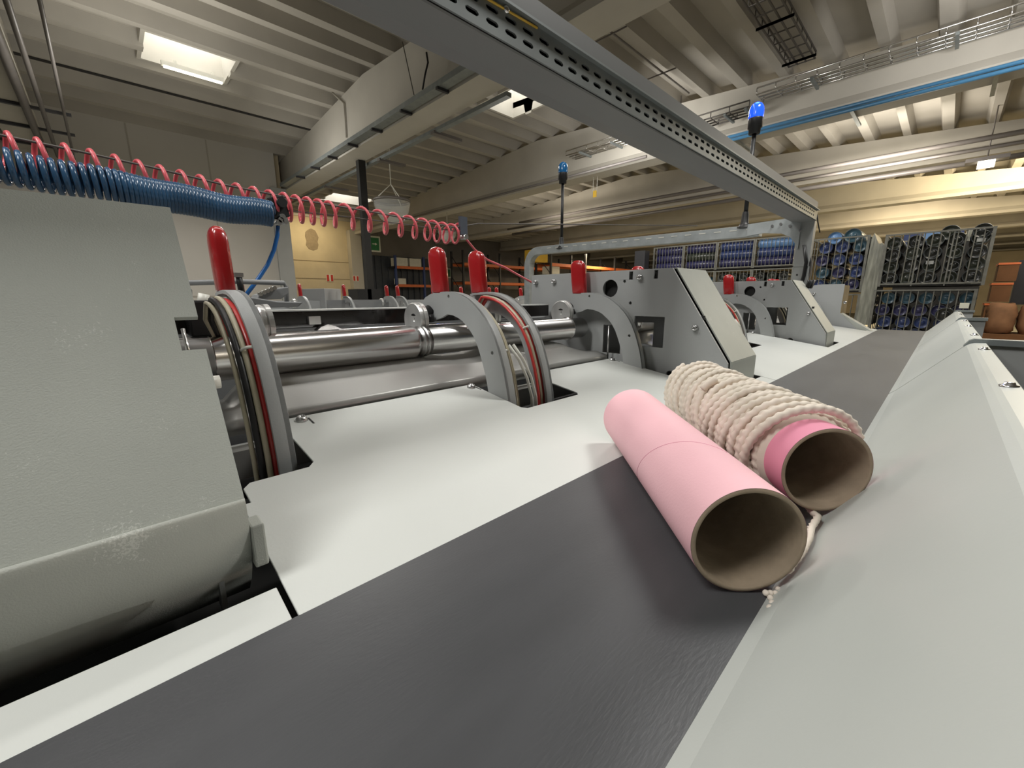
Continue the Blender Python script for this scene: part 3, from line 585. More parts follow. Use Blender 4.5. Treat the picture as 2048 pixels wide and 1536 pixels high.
MB().tube(bl+[tuple(aX(548,428,XC)),tuple(aX(562,434,XC))],.0245,8).build('blue_coil','bluehose',th)
d = [aX(x,y,XC) for x,y in ((556,446),(555,470),(548,500),(535,530),(515,560),(492,590))]
MB().tube([tuple(p) for p in d],.026,8).build('hose_tail','bluehose2',th)
th = thing('coiled_air_hose', 'loose red coiled hose stretched along the wire above the blue one', 'air hose', (XC,2.4,1.0), group='coiled hoses on the wire')
def rpath(y): w_ = wire_at(y); return Vector((XC-.12, y, w_.z-.105))
rc = coil(rpath, -1.0, 4.95, lambda y: .185 if y < 1.9 else (.27 if 2.6 < y < 4.2 else (.15 if y < 2.7 else .20)), lambda y: .165 if y < 1.9 else .17, .022)
e = [aX(x,y,XC) for x,y in ((920,462),(932,478),(950,500),(975,520),(1010,535),(1040,552),(1066,566))]
MB().tube(rc+[tuple(p) for p in e],.0215,8).build('red_coil','pinkhose',th)
p = aX(557,415,XC)
th = thing('hose_clamp', 'black trolley clamp with brass fittings joining both hoses to the wire', 'clamp', tuple(p))
MB().obox(tuple(p),(.03,0,0),(0,.10,.03),(0,-.03,.13)).build('clamp_plate','black',th,bevel=0.003)
MB().cyl((p.x+.02,p.y+.02,p.z+.05),(p.x+.12,p.y+.02,p.z+.05),.06,16).build('pulley','black',th)
for x,y in ((563,434),(560,441),(569,444),(556,446)): r_ = aX(x,y,XC+.05); MB().cyl((r_.x-.05,r_.y,r_.z),(r_.x+.06,r_.y,r_.z),.035,12).build('fitting','steel',th)
p = aX(926,452,XC)
th = thing('end_clamp', 'small dark green clamp at the far end of the red coiled hose', 'clamp', tuple(p))
MB().obox(tuple(p),(.03,0,0),(0,.08,.0),(0,0,.16)).build('clamp_body','corr',th)
MB().cyl((p.x-.05,p.y,p.z-.2),(p.x+.1,p.y,p.z-.2),.045,10).build('fitting','steel',th)
# ================================================================== SECOND MACHINE ACROSS THE AISLE
DX = Vector((-12.2*U, .40*U, 0))
lab = iter(['small distant arm with red grip left of the grey box housing','small distant arm with red grip between black bin and dark blue door','small distant red grip right beside its twin before the dark blue door','small distant arm grip behind the first two near grips',
            'tiny distant arm beyond the twin grips','tiny distant arm past the second near grip','tiny distant arm just left of the tall housing plate','tiny distant arm by the left post of the portal frame',
            'tiny far arm behind the portal post','far arm one before the last of the second machine','far arm at the end of the second machine','last far arm of the second machine'])
for k in (0,1,2):
    for a_ in (A1,A2,A3,A4):
        o = dup(a_, DX+Vector((0,k*P*U,0)), next(lab), 'arms of the second machine', skip=('air_hose','cable_tie','fitting','spindle'))
th = thing('machine_housing', 'distant grey box housing on the machine across the aisle', 'machine housing', (-15,5.5,-.9))
e0, e1, e2 = aZ(603,578,.31), aZ(637,579,.31), aZ(681,578,.31)
MB().prism([[(e0.x,e0.y),(e1.x,e1.y),(e2.x,e2.y),(e0.x+e2.x-e1.x,e0.y+e2.y-e1.y)]], XY, -.92,.31).build('housing_box','plate',th,bevel=0.004)
n_ = Vector((e1.y-e0.y,-(e1.x-e0.x),0)).normalized()
for t_, z_, r_ in ((.25,-.05,.10),(.6,.17,.03),(.75,.17,.03)): p = e0.lerp(e1,t_); p.z = z_; MB().cyl(p,p+n_*.03,r_,14).build('housing_hole' if t_ < .5 else 'housing_bolt','black' if t_ < .5 else 'chrome',th)
th = thing('machine_bed', 'grey body of the second machine across the aisle', 'machine body', (-16,8,-5.2))
MB().box(-17.2,-13.8,-2,17,-5.2,-.92).build('base_cabinet','plate',th); MB().box(-16.6,-15.9,-2,17,-.92,-.12).build('rear_beam','plate',th)
MB().box(-15.9,-15.6,5.7,8.2,-.92,-.10).build('gear_cover','beam',th)
# ================================================================== HALL (metres relative to the camera)
def HM(): return MB(1.0)
GX = -CZ
struct(HM().box(-24,14,-8,50,GX-.2,GX).build('floor','floor'))
def roofz(x): return max(3.55, 4.27-.07*abs(x+8.6))
sk = [(-10.70,-9.65,1.10,2.35),(-7.95,-6.85,6.75,7.75),(-17.6,-16.2,6.6,8.2),(-2.6,-1.9,5.5,6.6)]
b = HM(); xs = [-24+.69*i for i in range(56)]
for i in range(len(xs)-1):
    x0, x1 = xs[i], xs[i+1]; seg = [(-8.0,50.0)]
    for (a0_,a1_,b0,b1) in sk:
        if x1 > a0_+.1 and x0 < a1_-.1:
            ns = []
            for (s0,s1) in seg:
                if b1 <= s0 or b0 >= s1: ns.append((s0,s1))
                else: ns += [(s0,b0),(b1,s1)]
            seg = ns
    for (s0,s1) in seg:
        z0, z1 = roofz(x0)+.22, roofz(x1)+.22
        b.add([(x0,s0,z0),(x1,s0,z1),(x1,s1,z1),(x0,s1,z0),(x0,s0,z0+.12),(x1,s0,z1+.12),(x1,s1,z1+.12),(x0,s1,z0+.12)],[(0,3,2,1),(4,5,6,7),(0,1,5,4),(1,2,6,5),(2,3,7,6),(3,0,4,7)])
    seg = [(-8.0,50.0)]
    for (a0_,a1_,b0,b1) in sk:
        if a0_+.1 < x0 < a1_-.1:
            ns = []
            for (s0,s1) in seg:
                if b1 <= s0 or b0 >= s1: ns.append((s0,s1))
                else: ns += [(s0,b0),(b1,s1)]
            seg = ns
    for (s0,s1) in seg:
        z = roofz(x0); h = .07 if i % 2 else .09
        b.add([(x0-h,s0,z),(x0+h,s0,z),(x0+h,s1,z),(x0-h,s1,z),(x0-h-.06,s0,z+.23),(x0+h+.06,s0,z+.23),(x0+h+.06,s1,z+.23),(x0-h-.06,s1,z+.23)],[(0,3,2,1),(4,5,6,7),(0,1,5,4),(1,2,6,5),(2,3,7,6),(3,0,4,7)])
struct(b.build('ceiling','roof'))
for n_, (x0,x1,y0,y1) in enumerate(sk):
    z = roofz((x0+x1)/2)
    o = HM(); o.box(x0-.05,x1+.05,y0-.05,y1+.05,z+.86,z+.90); w_ = o.build('window_%d' % (n_+1),'sky'); struct(w_)
    f = HM(); f.box(x0-.06,x0,y0-.06,y1+.06,z+.05,z+.86); f.box(x1,x1+.06,y0-.06,y1+.06,z+.05,z+.86); f.box(x0,x1,y0-.06,y0,z+.05,z+.86); f.box(x0,x1,y1,y1+.06,z+.05,z+.86); f.build('window_shaft','concrete',w_)
for k in range(-2,9):
    yc = 4.42+5.07*k; pts = []
    x0, x1 = (-21.2 if k != 0 and k > -2 else -15), 14
    if k <= 0: x0 = -14.6
    side = [(x0,3.0),(x1,3.0),(x1,roofz(x1)),(1.686,3.55),(-8.6,roofz(-8.6)),(x0,roofz(x0))]
    web = [(x0,3.22),(x1,3.22),(x1,roofz(x1)),(1.686,3.55),(-8.6,roofz(-8.6)),(x0,roofz(x0))]
    b = HM(); b.prism([web], XZ, yc-.15, yc+.15)
    b.prism([[(yc-.25,3.0),(yc+.25,3.0),(yc+.25,3.10),(yc+.15,3.23),(yc-.15,3.23),(yc-.25,3.10)]], YZ, x0, x1)
    struct(b.build('ceiling_beam','concrete'))
b = HM(); b.box(-13.9,-13.6,-8,3.95,GX,4.1); struct(b.build('wall_partition','wallgrey'))
b = HM(); b.box(-13.60,-13.585,-8,3.9,.02,.05)
for yy in (-3.6,-2.1,-.6,.9,2.4): b.box(-13.60,-13.59,yy,yy+.03,GX,3.9)
struct(b.build('trim_1','roof'))
b = HM(); b.box(-13.9,-13.5,3.75,4.15,GX,3.0); struct(b.build('column','plate'))
b = HM(); b.box(-21.5,-13.9,3.95,4.15,GX,4.3); struct(b.build('wall_return','wallwarmlit'))
b = HM(); b.box(-21.4,-21.0,3.95,9.45,GX,4.0); struct(b.build('wall_left','wallwarmlit'))
hp = [aX(x,y,-20.99) for x,y in ((615,460),(622,457),(630,461),(634,468),(637,475),(635,484),(637,490),(635,498),(627,501),(618,498),(612,490),(613,482),(610,472),(611,464))]
o = HM().prism([[(p.y,p.z) for p in hp]], YZ, -21.0,-20.985).build('wall_patch','patch'); struct(o)
b = HM()
for z_ in (aX(600,521,-21).z, aX(600,557,-21).z): b.box(-21,-20.99,4.1,9.0,z_,z_+.03)
struct(b.build('trim_2','patch'))
b = HM(); b.box(-21.4,-20.6,9.0,9.55,GX,3.2); struct(b.build('column','concrete'))
b = HM(); b.box(-22.2,-21.8,9.5,50,GX,4.3); struct(b.build('wall_left_deep','darkwall'))
b = HM(); b.box(-22,14,46,46.4,GX,4.5); struct(b.build('wall_far','wallwarmlit'))
b = HM(); b.box(13.6,14,-8,46,GX,4.5); struct(b.build('wall_right','concrete'))
b = HM(); b.box(-21.8,-21.3,9.6,15.2,2.15,4.2); struct(b.build('door_lintel','darkwall'))
b = HM()
for i in range(28): y_ = 9.75+i*.19; b.box(-21.35,-21.28 if i % 2 else -21.22,y_,y_+.19,GX,2.15)
struct(b.build('door_1','corr'))
# black post
th = HM().box(-9.68,-9.54,4.50,4.66,GX,2.99).build('support_post','black',tag=('slim black post standing between machine and warm-lit wall','post'))
# fixtures on beams
th = thing('cable_tray', 'long teal-grey cable tray with brackets along the nearest concrete beam', 'cable tray', (-8.5,3.98,3.05), 1.0)
b = HM(); b.box(-13.4,-4.2,3.98,4.13,3.03,3.04); b.box(-13.4,-4.2,3.975,3.98,3.03,3.11); b.box(-13.4,-4.2,4.13,4.135,3.03,3.11); b.build('tray_channel','galv',th)
for i in range(8): HM().box(-12+i*1.05,-11.95+i*1.05,3.96,4.17,2.99,3.03).build('tray_bracket','rackdark',th)
th = thing('suspension_wire', 'thin suspension wire and dark cable hanging to the near cable tray', 'cable', (-6.3,4,3.1), 1.0)
HM().tube([tuple(aY(805,84,4.0)),tuple(aY(828,190,4.0))],.008,6).build('wire_strand','wire',th)
HM().tube([tuple(aY(853,105,4.0)),tuple(aY(856,125,4.0)),tuple(aY(850,150,4.0)),tuple(aY(845,180,4.0))],.015,6).build('cable_strand','black',th)
th = thing('conduit', 'pale conduit with a bent top on the face of the nearest beam', 'conduit', (-8.5,4.25,3.2), 1.0)
HM().tube([tuple(aY(665,185,4.24)),tuple(aY(688,208,4.24)),tuple(aY(692,275,4.24))],.02,8).build('conduit_pipe','concrete',th)
th = thing('strip_light', 'unlit strip light run along the lower edge of the nearest beam', 'strip light', (-8,4.85,2.95), 1.0)
b = HM(); b.box(-16,-5.0,4.74,4.84,2.93,2.99); b.build('light_rail','galv',th)
for x_ in (-12.2,-9.1,-7.0): HM().box(x_,x_+.12,4.72,5.35,2.90,2.95).build('cross_arm','pipe',th)
th = thing('strip_light', 'lit fluorescent strip light above the warm-lit wall', 'strip light', (-20,7.5,4.2), 1.0)
p0, p1 = aX(601,396,-20), aX(678,407,-20)
HM().box(-20.1,-19.95,p0.y,p1.y,p0.z-.05,p0.z+.05).build('lamp_tube','tubeon',th); HM().box(-20.12,-19.93,p0.y,p1.y,p0.z+.05,p0.z+.10).build('lamp_body','white',th)
l = area('wall_strip_glow', (-19.6,7.0,CZ+3.3), .3, 34, (1,.82,.52), (0,math.radians(35),0), 2.0)
# roof lamp beside first skylight
th = thing('strip_light', 'bright strip light under the nearest skylight', 'strip light', (-10,2.2,4.1), 1.0)
p0, p1 = aZ(322,124,4.06), aZ(447,164,4.06)
HM().box((p0.x+p1.x)/2-.04,(p0.x+p1.x)/2+.04,p0.y,p1.y,4.03,4.10).build('lamp_body','white',th); HM().box((p0.x+p1.x)/2-.03,(p0.x+p1.x)/2+.03,p0.y+.03,p1.y-.03,4.005,4.03).build('lamp_tube','tubeon',th)
for t_ in (.2,.8): q_ = p0.lerp(p1,t_); HM().box((p0.x+p1.x)/2-.02,(p0.x+p1.x)/2+.02,q_.y,q_.y+.04,4.10,4.16).build('hanger','white',th)
b = HM()
for i_ in (14,18): x_ = -24+.69*i_; b.box(x_-.05,x_+.05,-8,4.27,roofz(x_)-.012,roofz(x_))
struct(b.build('trim_3','black'))
# domes
for (x,y,Y_,D_,tx_,ty_,lab) in ((785,425,5.0,.80,778,318,'clear dome lamp hanging behind the red coil, left of its twin'),(895,473,9.4,.66,895,440,'clear dome lamp hanging above the second red grip')):
    p = aY(x,y,Y_); th = thing('dome_lamp', lab, 'pendant lamp', tuple(p), 1.0, 'clear dome lamps')
    r = D_/2
    HM().lathe(p+Vector((0,0,-r*.62)),(0,0,1),[(0,.02),(.05*r,r*.35),(.25*r,r*.66),(.6*r,r*.88),(1.0*r,r*.99),(1.15*r,r)],28).build('dome_shell','glass',th)
    HM().lathe(p+Vector((0,0,r*.53)),(0,0,1),[(0,r),(.03,r+.02),(.06,r),(.03,r-.02)],28,close=True).build('dome_rim','pipe',th)
    top = p+Vector((0,0,r*1.5)); t2 = Vector((p.x,p.y,3.0 if D_ < .7 else roofz(p.x)+.2))
    HM().tube([tuple(top),tuple(t2)],.012,6).build('cord','white',th)
    for ang in (0,2.1,4.2): HM().tube([tuple(p+Vector((r*math.cos(ang),r*math.sin(ang),r*.55))),tuple(top)],.01,6).build('stay','white',th)
# wire baskets
def basket(p0, p1, side, wid, name, lab, mt='chrome'):
    th = thing('wire_basket_tray', lab, 'cable tray', tuple(p0), 1.0, 'wire basket cable trays'); p0, p1, side = Vector(p0), Vector(p1), Vector(side)
    b = HM(); n = int((p1-p0).length/.28)
    for t in (0,.33,.66,1): b.tube([p0+side*wid*t,p1+side*wid*t],.014,5)
    up = Vector((0,0,.10)) if abs(side.z) < .5 else Vector((0,-.10,0))
    for e_ in (0,1): b.tube([p0+side*wid*e_+up,p1+side*wid*e_+up],.014,5)
    for i in range(n+1):
        q_ = p0.lerp(p1,i/n); b.tube([q_+up,q_,q_+side*wid,q_+side*wid+up],.010,5)
    b.build('wire_grid',mt,th)
    for t in (.2,.6,.95): q_ = p0.lerp(p1,t); HM().obox(tuple(q_+side*wid*.5-Vector((0,0,.03))),(.02,0,0),tuple(side*wid*.6),(0,0,.02)).build('tray_arm','galv',th)
basket((-2.85,8.75,3.46),(1.2,8.75,3.46),(0,1,0),.40,'b','bright wire basket tray on the beam right of the lit signal lamp')
basket((-3.95,8.75,3.30),(-2.95,8.75,3.30),(0,1,0),.40,'b','dull wire basket tray left of the lit signal lamp','wire')
basket((-7.1,8.75,3.42),(-4.9,8.75,3.42),(0,1,0),.40,'b','bright wire basket tray end above the unlit signal lamp')
basket((-2.35,4.8,3.66),(-2.35,8.6,3.66),(1,0,0),.35,'b','wire basket tray running under the roof between two ribs','wire')
th = thing('pipe_pair', 'pair of blue pipes along the second beam', 'pipes', (-1,9.3,2.95), 1.0)
for dz, dy in ((.05,0),(-.03,-.05)): HM().cyl((-3.9,9.20+dy,2.98+dz),(9,9.20+dy,2.98+dz),.028,10).build('blue_pipe','bluepipe',th)
for x_ in (-3.3,-1.55,.0,1.6): HM().box(x_,x_+.05,9.15,10.05,2.93,2.96).build('pipe_bracket','galv',th)
th = thing('conduit_rods', 'dark conduit grid hanging below the roof above the big overhead beam', 'conduit', (-4,7,3.9), 1.0)
for x_ in (-4.75,-4.05): HM().cyl((x_,5.0,3.84),(x_,8.7,3.84),.015,8).build('conduit_rod','pipe',th)
for y_ in (6.0,7.6): HM().cyl((-5.0,y_,3.82),(-3.8,y_,3.82),.012,8).build('cross_rod','pipe',th)
for x_ in (-4.75,-4.2): HM().cyl((x_,8.7,3.84),(x_,8.7,2.9),.014,8).build('drop_rod','pipe',th)
for i, (y_, z_, r_, x0, lab) in enumerate(((13.05,3.05,.05,-13,'upper grey pipe along the third beam'),(13.3,2.92,.04,-14,'brown pipe just below the upper grey pipe'),(13.6,2.74,.055,-14,'lowest pipe of the bundle along the third beam'),(12.9,2.83,.03,-9,'thin conduit among the pipes along the third beam'),(8.75,2.92,.03,-16,'thin conduit along the lower edge of the second beam left part'))):
    HM().cyl((x0,y_,z_),(9 if i < 4 else -4.9,y_,z_),r_,10).build('ceiling_pipe','pipe',tag=(lab,'pipe','pipes along the beams'))
p = aY(1972,328,13.2)
th = thing('flood_lamp', 'small bright lamp under the pipes near the right edge', 'lamp', tuple(p), 1.0)
HM().box(p.x-.12,p.x+.12,13.1,13.3,p.z-.06,p.z+.05).build('lamp_glass','tubeon',th); HM().box(p.x-.3,p.x+.3,13.08,13.32,p.z+.05,p.z+.12).build('lamp_body','pipe',th); HM().cyl((p.x,13.2,p.z+.1),(p.x,13.2,3.8),.012,6).build('hanger','pipe',th)
p = aY(1190,388,9.5)
th = thing('hanging_tag', 'small yellow tag hanging by two strings under the second beam', 'tag', tuple(p), 1.0)
HM().box(p.x-.05,p.x+.05,9.48,9.5,p.z-.08,p.z+.08).build('tag_plate','yellow',th)
for d_ in (-.06,.06): HM().cyl((p.x+d_,9.49,p.z+.05),(p.x+d_,9.49,3.0),.006,6).build('string','white',th)
# upper left: pipes on the beam nearest the left wall
th = thing('pipe_run', 'pipe run with clips beneath the beam in the upper left corner', 'pipes', (-12,-.2,2.9), 1.0)
for d_, r_ in ((0,.05),(.18,.03),(.42,.02)):
    HM().cyl((-13.55,-.95+.5+d_,2.93),(-4,-.95+.5+d_,2.93),r_,8).build('pipe','pipe',th)
for x_ in (-13,-11.8,-10.6): HM().box(x_,x_+.06,-1.6,.05,2.95,2.99).build('clip','rackdark',th)
# ---- signs
def sign(x, y, X_, w_, h_, mt, lab, kind):
    p = aX(x,y,X_); th = thing('safety_sign', lab, 'sign', tuple(p), 1.0)
    HM().box(X_-.02,X_,p.y-w_/2,p.y+w_/2,p.z-h_/2,p.z+h_/2).build('sign_board','signwhite',th)
    e_ = .055*(w_+h_)
    if kind == 'red':
        HM().box(X_,X_+.006,p.y-w_/2+.02,p.y-w_*.12,p.z-h_/2+.02,p.z+h_/2-.02).build('sign_field',mt,th); HM().box(X_,X_+.006,p.y+w_*.12,p.y+w_/2-.02,p.z-h_/2+.02,p.z+h_/2-.02).build('sign_field',mt,th)
    else:
        HM().box(X_,X_+.006,p.y-w_/2+e_,p.y+w_/2-e_,p.z-h_/2+e_,p.z+h_/2-e_).build('sign_field',mt,th)
        ar = [(-.18,-.05),(.05,-.05),(.05,-.14),(.22,0),(.05,.14),(.05,.05),(-.18,.05)] if kind == 'exit' else [(-.05,-.25),(.05,-.25),(.05,.05),(.14,.05),(0,.24),(-.14,.05),(-.05,.05)]
        HM().prism([[(p.y+a_*w_,p.z+b_*h_*(.6 if kind == 'exit' else 1)) for a_,b_ in ar]], YZ, X_+.006, X_+.012).build('sign_arrow','signwhite',th)
    if kind == 'exit':
        for d_ in (-.2,.2): HM().cyl((X_-.01,p.y+d_,p.z+h_/2),(X_-.01,p.y+d_,4.0),.008,6).build('hanger','wire',th)
    return th
sign(749,488,-19.8,.62,.74,'green','green exit sign hanging beside the black post','exit')
sign(892,546,-21.78,.80,.60,'green','green escape sign low on the wall right of the first near grip','up')
sign(660,556,-20.98,.34,.34,'redsign','small red and white fire sign on the warm-lit wall','red')
sign(712,557,-20.585,.30,.26,'redsign','small red fire sign on the pale column','red')
# ---- shelf with boxes beside the dark door
th = thing('storage_shelf', 'blue and orange storage shelf before the dark corrugated door', 'shelf', (-20.5,12.5,-1.4), 1.0)
pa, pb = aX(790,534,-20.4), aX(868,536,-20.4)
for z_ in (pa.z, aX(790,571,-20.4).z): HM().box(-20.5,-20.4,pa.y,pb.y,z_-.07,z_+.07).build('shelf_beam','orange',th); HM().box(-21.2,-20.5,pa.y,pb.y,z_-.02,z_+.02).build('shelf_deck','rackdark',th)
for y_ in (pa.y,pb.y-.7): HM().box(-20.5,-20.38,y_,y_+.1,GX,pa.z+.6).build('shelf_post','rackblue',th)
for x0, x1, lab in ((793,815,'left white box on the top shelf beside the dark door'),(820,842,'right white box on the top shelf beside the dark door')):
    a_, b_ = aX(x0,530,-20.42), aX(x1,517,-20.42); HM().box(-21.0,-20.42,a_.y,b_.y,pa.z+.075,pa.z+.075+.42).build('storage_box','white',tag=(lab,'box'))
for x0, x1, lab in ((797,812,'small pale box on the lower shelf beside the dark door'),):
    zz = aX(790,571,-20.4).z+.075; a_, b_ = aX(x0,560,-20.42), aX(x1,560,-20.42); HM().box(-20.9,-20.42,a_.y,b_.y,zz,zz+.3).build('storage_box','white',tag=(lab,'box'))
p = aX(737,590,-17)
for x0, lab in ((715,'left black bin standing before the dark door'),(735,'right black bin standing before the dark door')):
    a_ = aX(x0,578,-5.4); HM().box(-5.7,-5.4,a_.y,a_.y+.19,GX,a_.z).build('waste_bin','black',tag=(lab,'bin'))
# ---- pallet racks
def rack(X_, ya, yb, zs, bays, lab, dep=1.1):
    th = thing('pallet_rack', lab, 'pallet rack', (X_,(ya+yb)/2,GX), 1.0, 'orange pallet racks')
    for i in range(bays+1):
        y_ = ya+(yb-ya)*i/bays
        for d_ in (0,-dep): HM().box(X_+d_-.05,X_+d_+.05,y_-.05,y_+.05,GX,max(zs)+.75).build('upright','rackdark',th)
        b = HM()
        for j in range(3): b.tube([(X_,y_,GX+.3+j*1.2),(X_-dep,y_,GX+1.4+j*1.2)],.02,5)
        b.build('brace','rackdark',th)
    for z_ in zs:
        for d_ in (0,-dep): HM().box(X_+d_-.03,X_+d_+.03,ya,yb,z_-.09,z_+.07).build('rack_beam','orange',th)
        HM().box(X_-dep,X_+.02,ya,yb,z_+.07,z_+.085).build('rack_deck','rackdark',th)
    return th
rack(-19.5,15.0,23.5,(1.85,.80),3,'orange pallet rack left of the portal frame')
rack(-15.5,18.0,34.0,(1.75,),5,'long orange pallet rack seen under the portal frame')
for x0, z_ in ((1070,1.83),):
    a_ = aX(1068,528,-15.6); HM().box(-16.3,-15.6,a_.y,a_.y+1.1,1.836,2.45).build('yellow_crate','yellow',tag=('yellow crate on the orange rack inside the portal corner','crate'))
a_ = aX(1098,545,-15.7); HM().box(-16.2,-15.6,a_.y,a_.y+.8,1.25,1.66).build('storage_box','white',tag=('small cream box hanging low on the orange rack','box'))
# ================================================================== CAGES AND ROLLS (machine units)
def cage(x0, x1, y0, y1, z0, z1, lab, nw, group, rail2=False):
    th = thing('wire_cage', lab, 'wire cage', ((x0+x1)/2,(y0+y1)/2,z0), group=group); r = .03
    b = MB()
    for x_ in (x0,x1):
        for y_ in (y0,y1): b.box(x_-.06,x_+.06,y_-.06,y_+.06,z0,z1)
    for z_ in (z0+.12,z1-.04):
        for y_ in (y0,y1): b.box(x0,x1,y_-.04,y_+.04,z_-.04,z_+.04)
        for x_ in (x0,x1): b.box(x_-.04,x_+.04,y0,y1,z_-.04,z_+.04)
    b.build('cage_frame','cage',th)
    b = MB()
    for i in range(1,nw): x_ = x0+(x1-x0)*i/nw; b.cyl((x_,y0,z0+.1),(x_,y0,z1-.02),.026,5,caps=False)
    if rail2: b.box(x0+(x1-x0)*.33,x0+(x1-x0)*.345,y0-.03,y0+.03,z0,z1); b.box(x0+(x1-x0)*.65,x0+(x1-x0)*.665,y0-.03,y0+.03,z0,z1)
    b.build('front_wires','cage',th)
    for x_ in (x0,x1):
        b = MB(); n = 5
        for i in range(1,n): y_ = y0+(y1-y0)*i/n; b.cyl((x_,y_,z0+.1),(x_,y_,z1-.02),.026,5,caps=False)
        b.build('side_wires','cage',th)
    MB().box(x0,x1,y0,y1,z0,z0+.06).build('cage_base','bed',th)
    return th
protos = {}
def roll(x, y0, z, r, L, mt, lab, group, ax='y'):
    key = (round(r,3), L, mt, ax)
    if key in protos:
        o = protos[key]; p = Vector((x,y0,z))*U+Vector((0,0,CZ)); c_ = o.copy(); C.objects.link(c_); c_.location = p; settag(c_,lab,'roll',group)
        for g in o.children: d_ = g.copy(); C.objects.link(d_); d_.parent = c_
        return c_
    d = (0,1,0) if ax == 'y' else (1,0,0)
    o = MB().lathe((x,y0,z), d, [(L,.02),(L,r*.96),(L-.03,r),(.05,r),(0,r*.95),(.0,r*.86),(.06,r*.80),(.05,r*.30),(.0,r*.26),(.02,.002)], 20).build('material_roll', mt, org=(x,y0,z))
    MB().lathe((x,y0,z), d, [(-.01,r*.90),(-.025,r*.94),(-.01,r*.99),(.02,r*1.005),(.02,r*.90)], 20).build('rim_highlight', 'rimglint', o)  # added ring that carries the painted highlight
    settag(o,lab,'roll',group); protos[key] = o; return o
YR = 30.0
cage(-2.65,1.08,YR,YR+4,.47,3.12,'upper wire cage of dark rolls at the right, beyond the belt end',13,'stacked wire cages',True)
cage(-2.75,.92,YR,YR+4,-2.4,.30,'middle wire cage of blue rolls beneath the dark ones',13,'stacked wire cages')
cage(-2.75,.92,YR,YR+4,-5.2,-2.52,'bottom wire cage of the right stack, hidden behind the belt',9,'stacked wire cages')
for r_ in range(4):
    for c_ in range(5):
        x_ = -2.28+c_*.74+random.uniform(-.05,.05); z_ = .88+r_*.60+random.uniform(-.03,.04)
        roll(x_, YR+.12+.1*(r_ % 2), z_, .33, 3.4, ('cblack','cgreen')[(r_+c_) % 2], 'dark film-wrapped roll end in the upper right wire cage', 'dark rolls in the upper right cage')
roll(1.0-.28, YR+.2, 2.98, .34, 3.4, 'cblack', 'dark roll bulging from the top right corner of the upper right cage', 'dark rolls on top of the upper right cage')
roll(-.35, YR+.4, 3.02, .36, 3.4, 'cgreen', 'pale-rimmed dark roll on top of the upper right cage near its middle', 'dark rolls on top of the upper right cage')
for r_ in range(4):
    for c_ in range(5):
        x_ = -2.35+c_*.72+(.18 if r_ % 2 else 0); z_ = -2.0+r_*.62
        if x_ < .75: roll(x_, YR+.2, z_, .31, 3.4, ('cblue','cblue','cnavy','cteal')[r_], 'blue roll end in the middle right wire cage', 'blue rolls in the middle right cage')
roll(.05, YR-.02, -.95, .36, 3.4, 'cblack', 'dark pale-rimmed roll among the blue rolls in the middle right cage', 'blue rolls in the middle right cage')
MB().box(.48,.80,YR-.04,YR-.03,-.62,-.36).build('paper_label','signwhite',tag=('small white paper label on the middle right cage','label'))
for (x_, z_) in ((.72,2.55),(-.86,1.62)): MB().box(x_-.14,x_+.14,YR+.02,YR+.08,z_-.08,z_+.08).build('paper_label','plate',tag=('small grey label among the dark rolls '+('near the top corner' if z_ > 2 else 'lower left of centre'),'label'))
MB().prism([[(-3.42,-1.6),(-2.75,-1.6),(-2.70,2.55),(-2.82,2.75),(-2.98,2.72),(-3.10,3.0),(-3.22,3.3),(-3.30,3.0)]], XZ, YR+.3,YR+3.4).build('wrapped_pallet','wrap',tag=('tall plastic-wrapped load between the two cage stacks','wrapped load'))
YM = 30.6
cage(-6.0,-3.45,YM,YM+4,.2,3.25,'wire cage of blue roll ends behind the right frame post',9,'stacked wire cages')
cage(-6.0,-3.45,YM,YM+4,-2.7,.1,'wire cage beneath the blue rolls behind the right frame post',9,'stacked wire cages')
cage(-6.0,-3.45,YM,YM+4,-5.2,-2.8,'lowest wire cage behind the right frame post',9,'stacked wire cages')
for r_ in range(4):
    for c_ in range(3):
        roll(-5.45+c_*.78+.1*(r_ % 2), YM+.15, .62+r_*.70, .34, 3.4, ('cblue','cteal','cnavy','cblue')[(r_+c_) % 4], 'blue wrapped roll end in the cage behind the frame post', 'blue rolls behind the frame post')
roll(-5.0,YM+.2,3.25,.36,3.4,'cblue2','light blue roll lying on top of the cage behind the post','blue rolls on the post cage'); roll(-4.2,YM+.2,3.3,.40,3.4,'cteal','large pale-rimmed roll on top of the cage behind the post','blue rolls on the post cage')
YL = 37.0
xl = [-19.4,-16.6,-13.8,-11.0,-8.2]
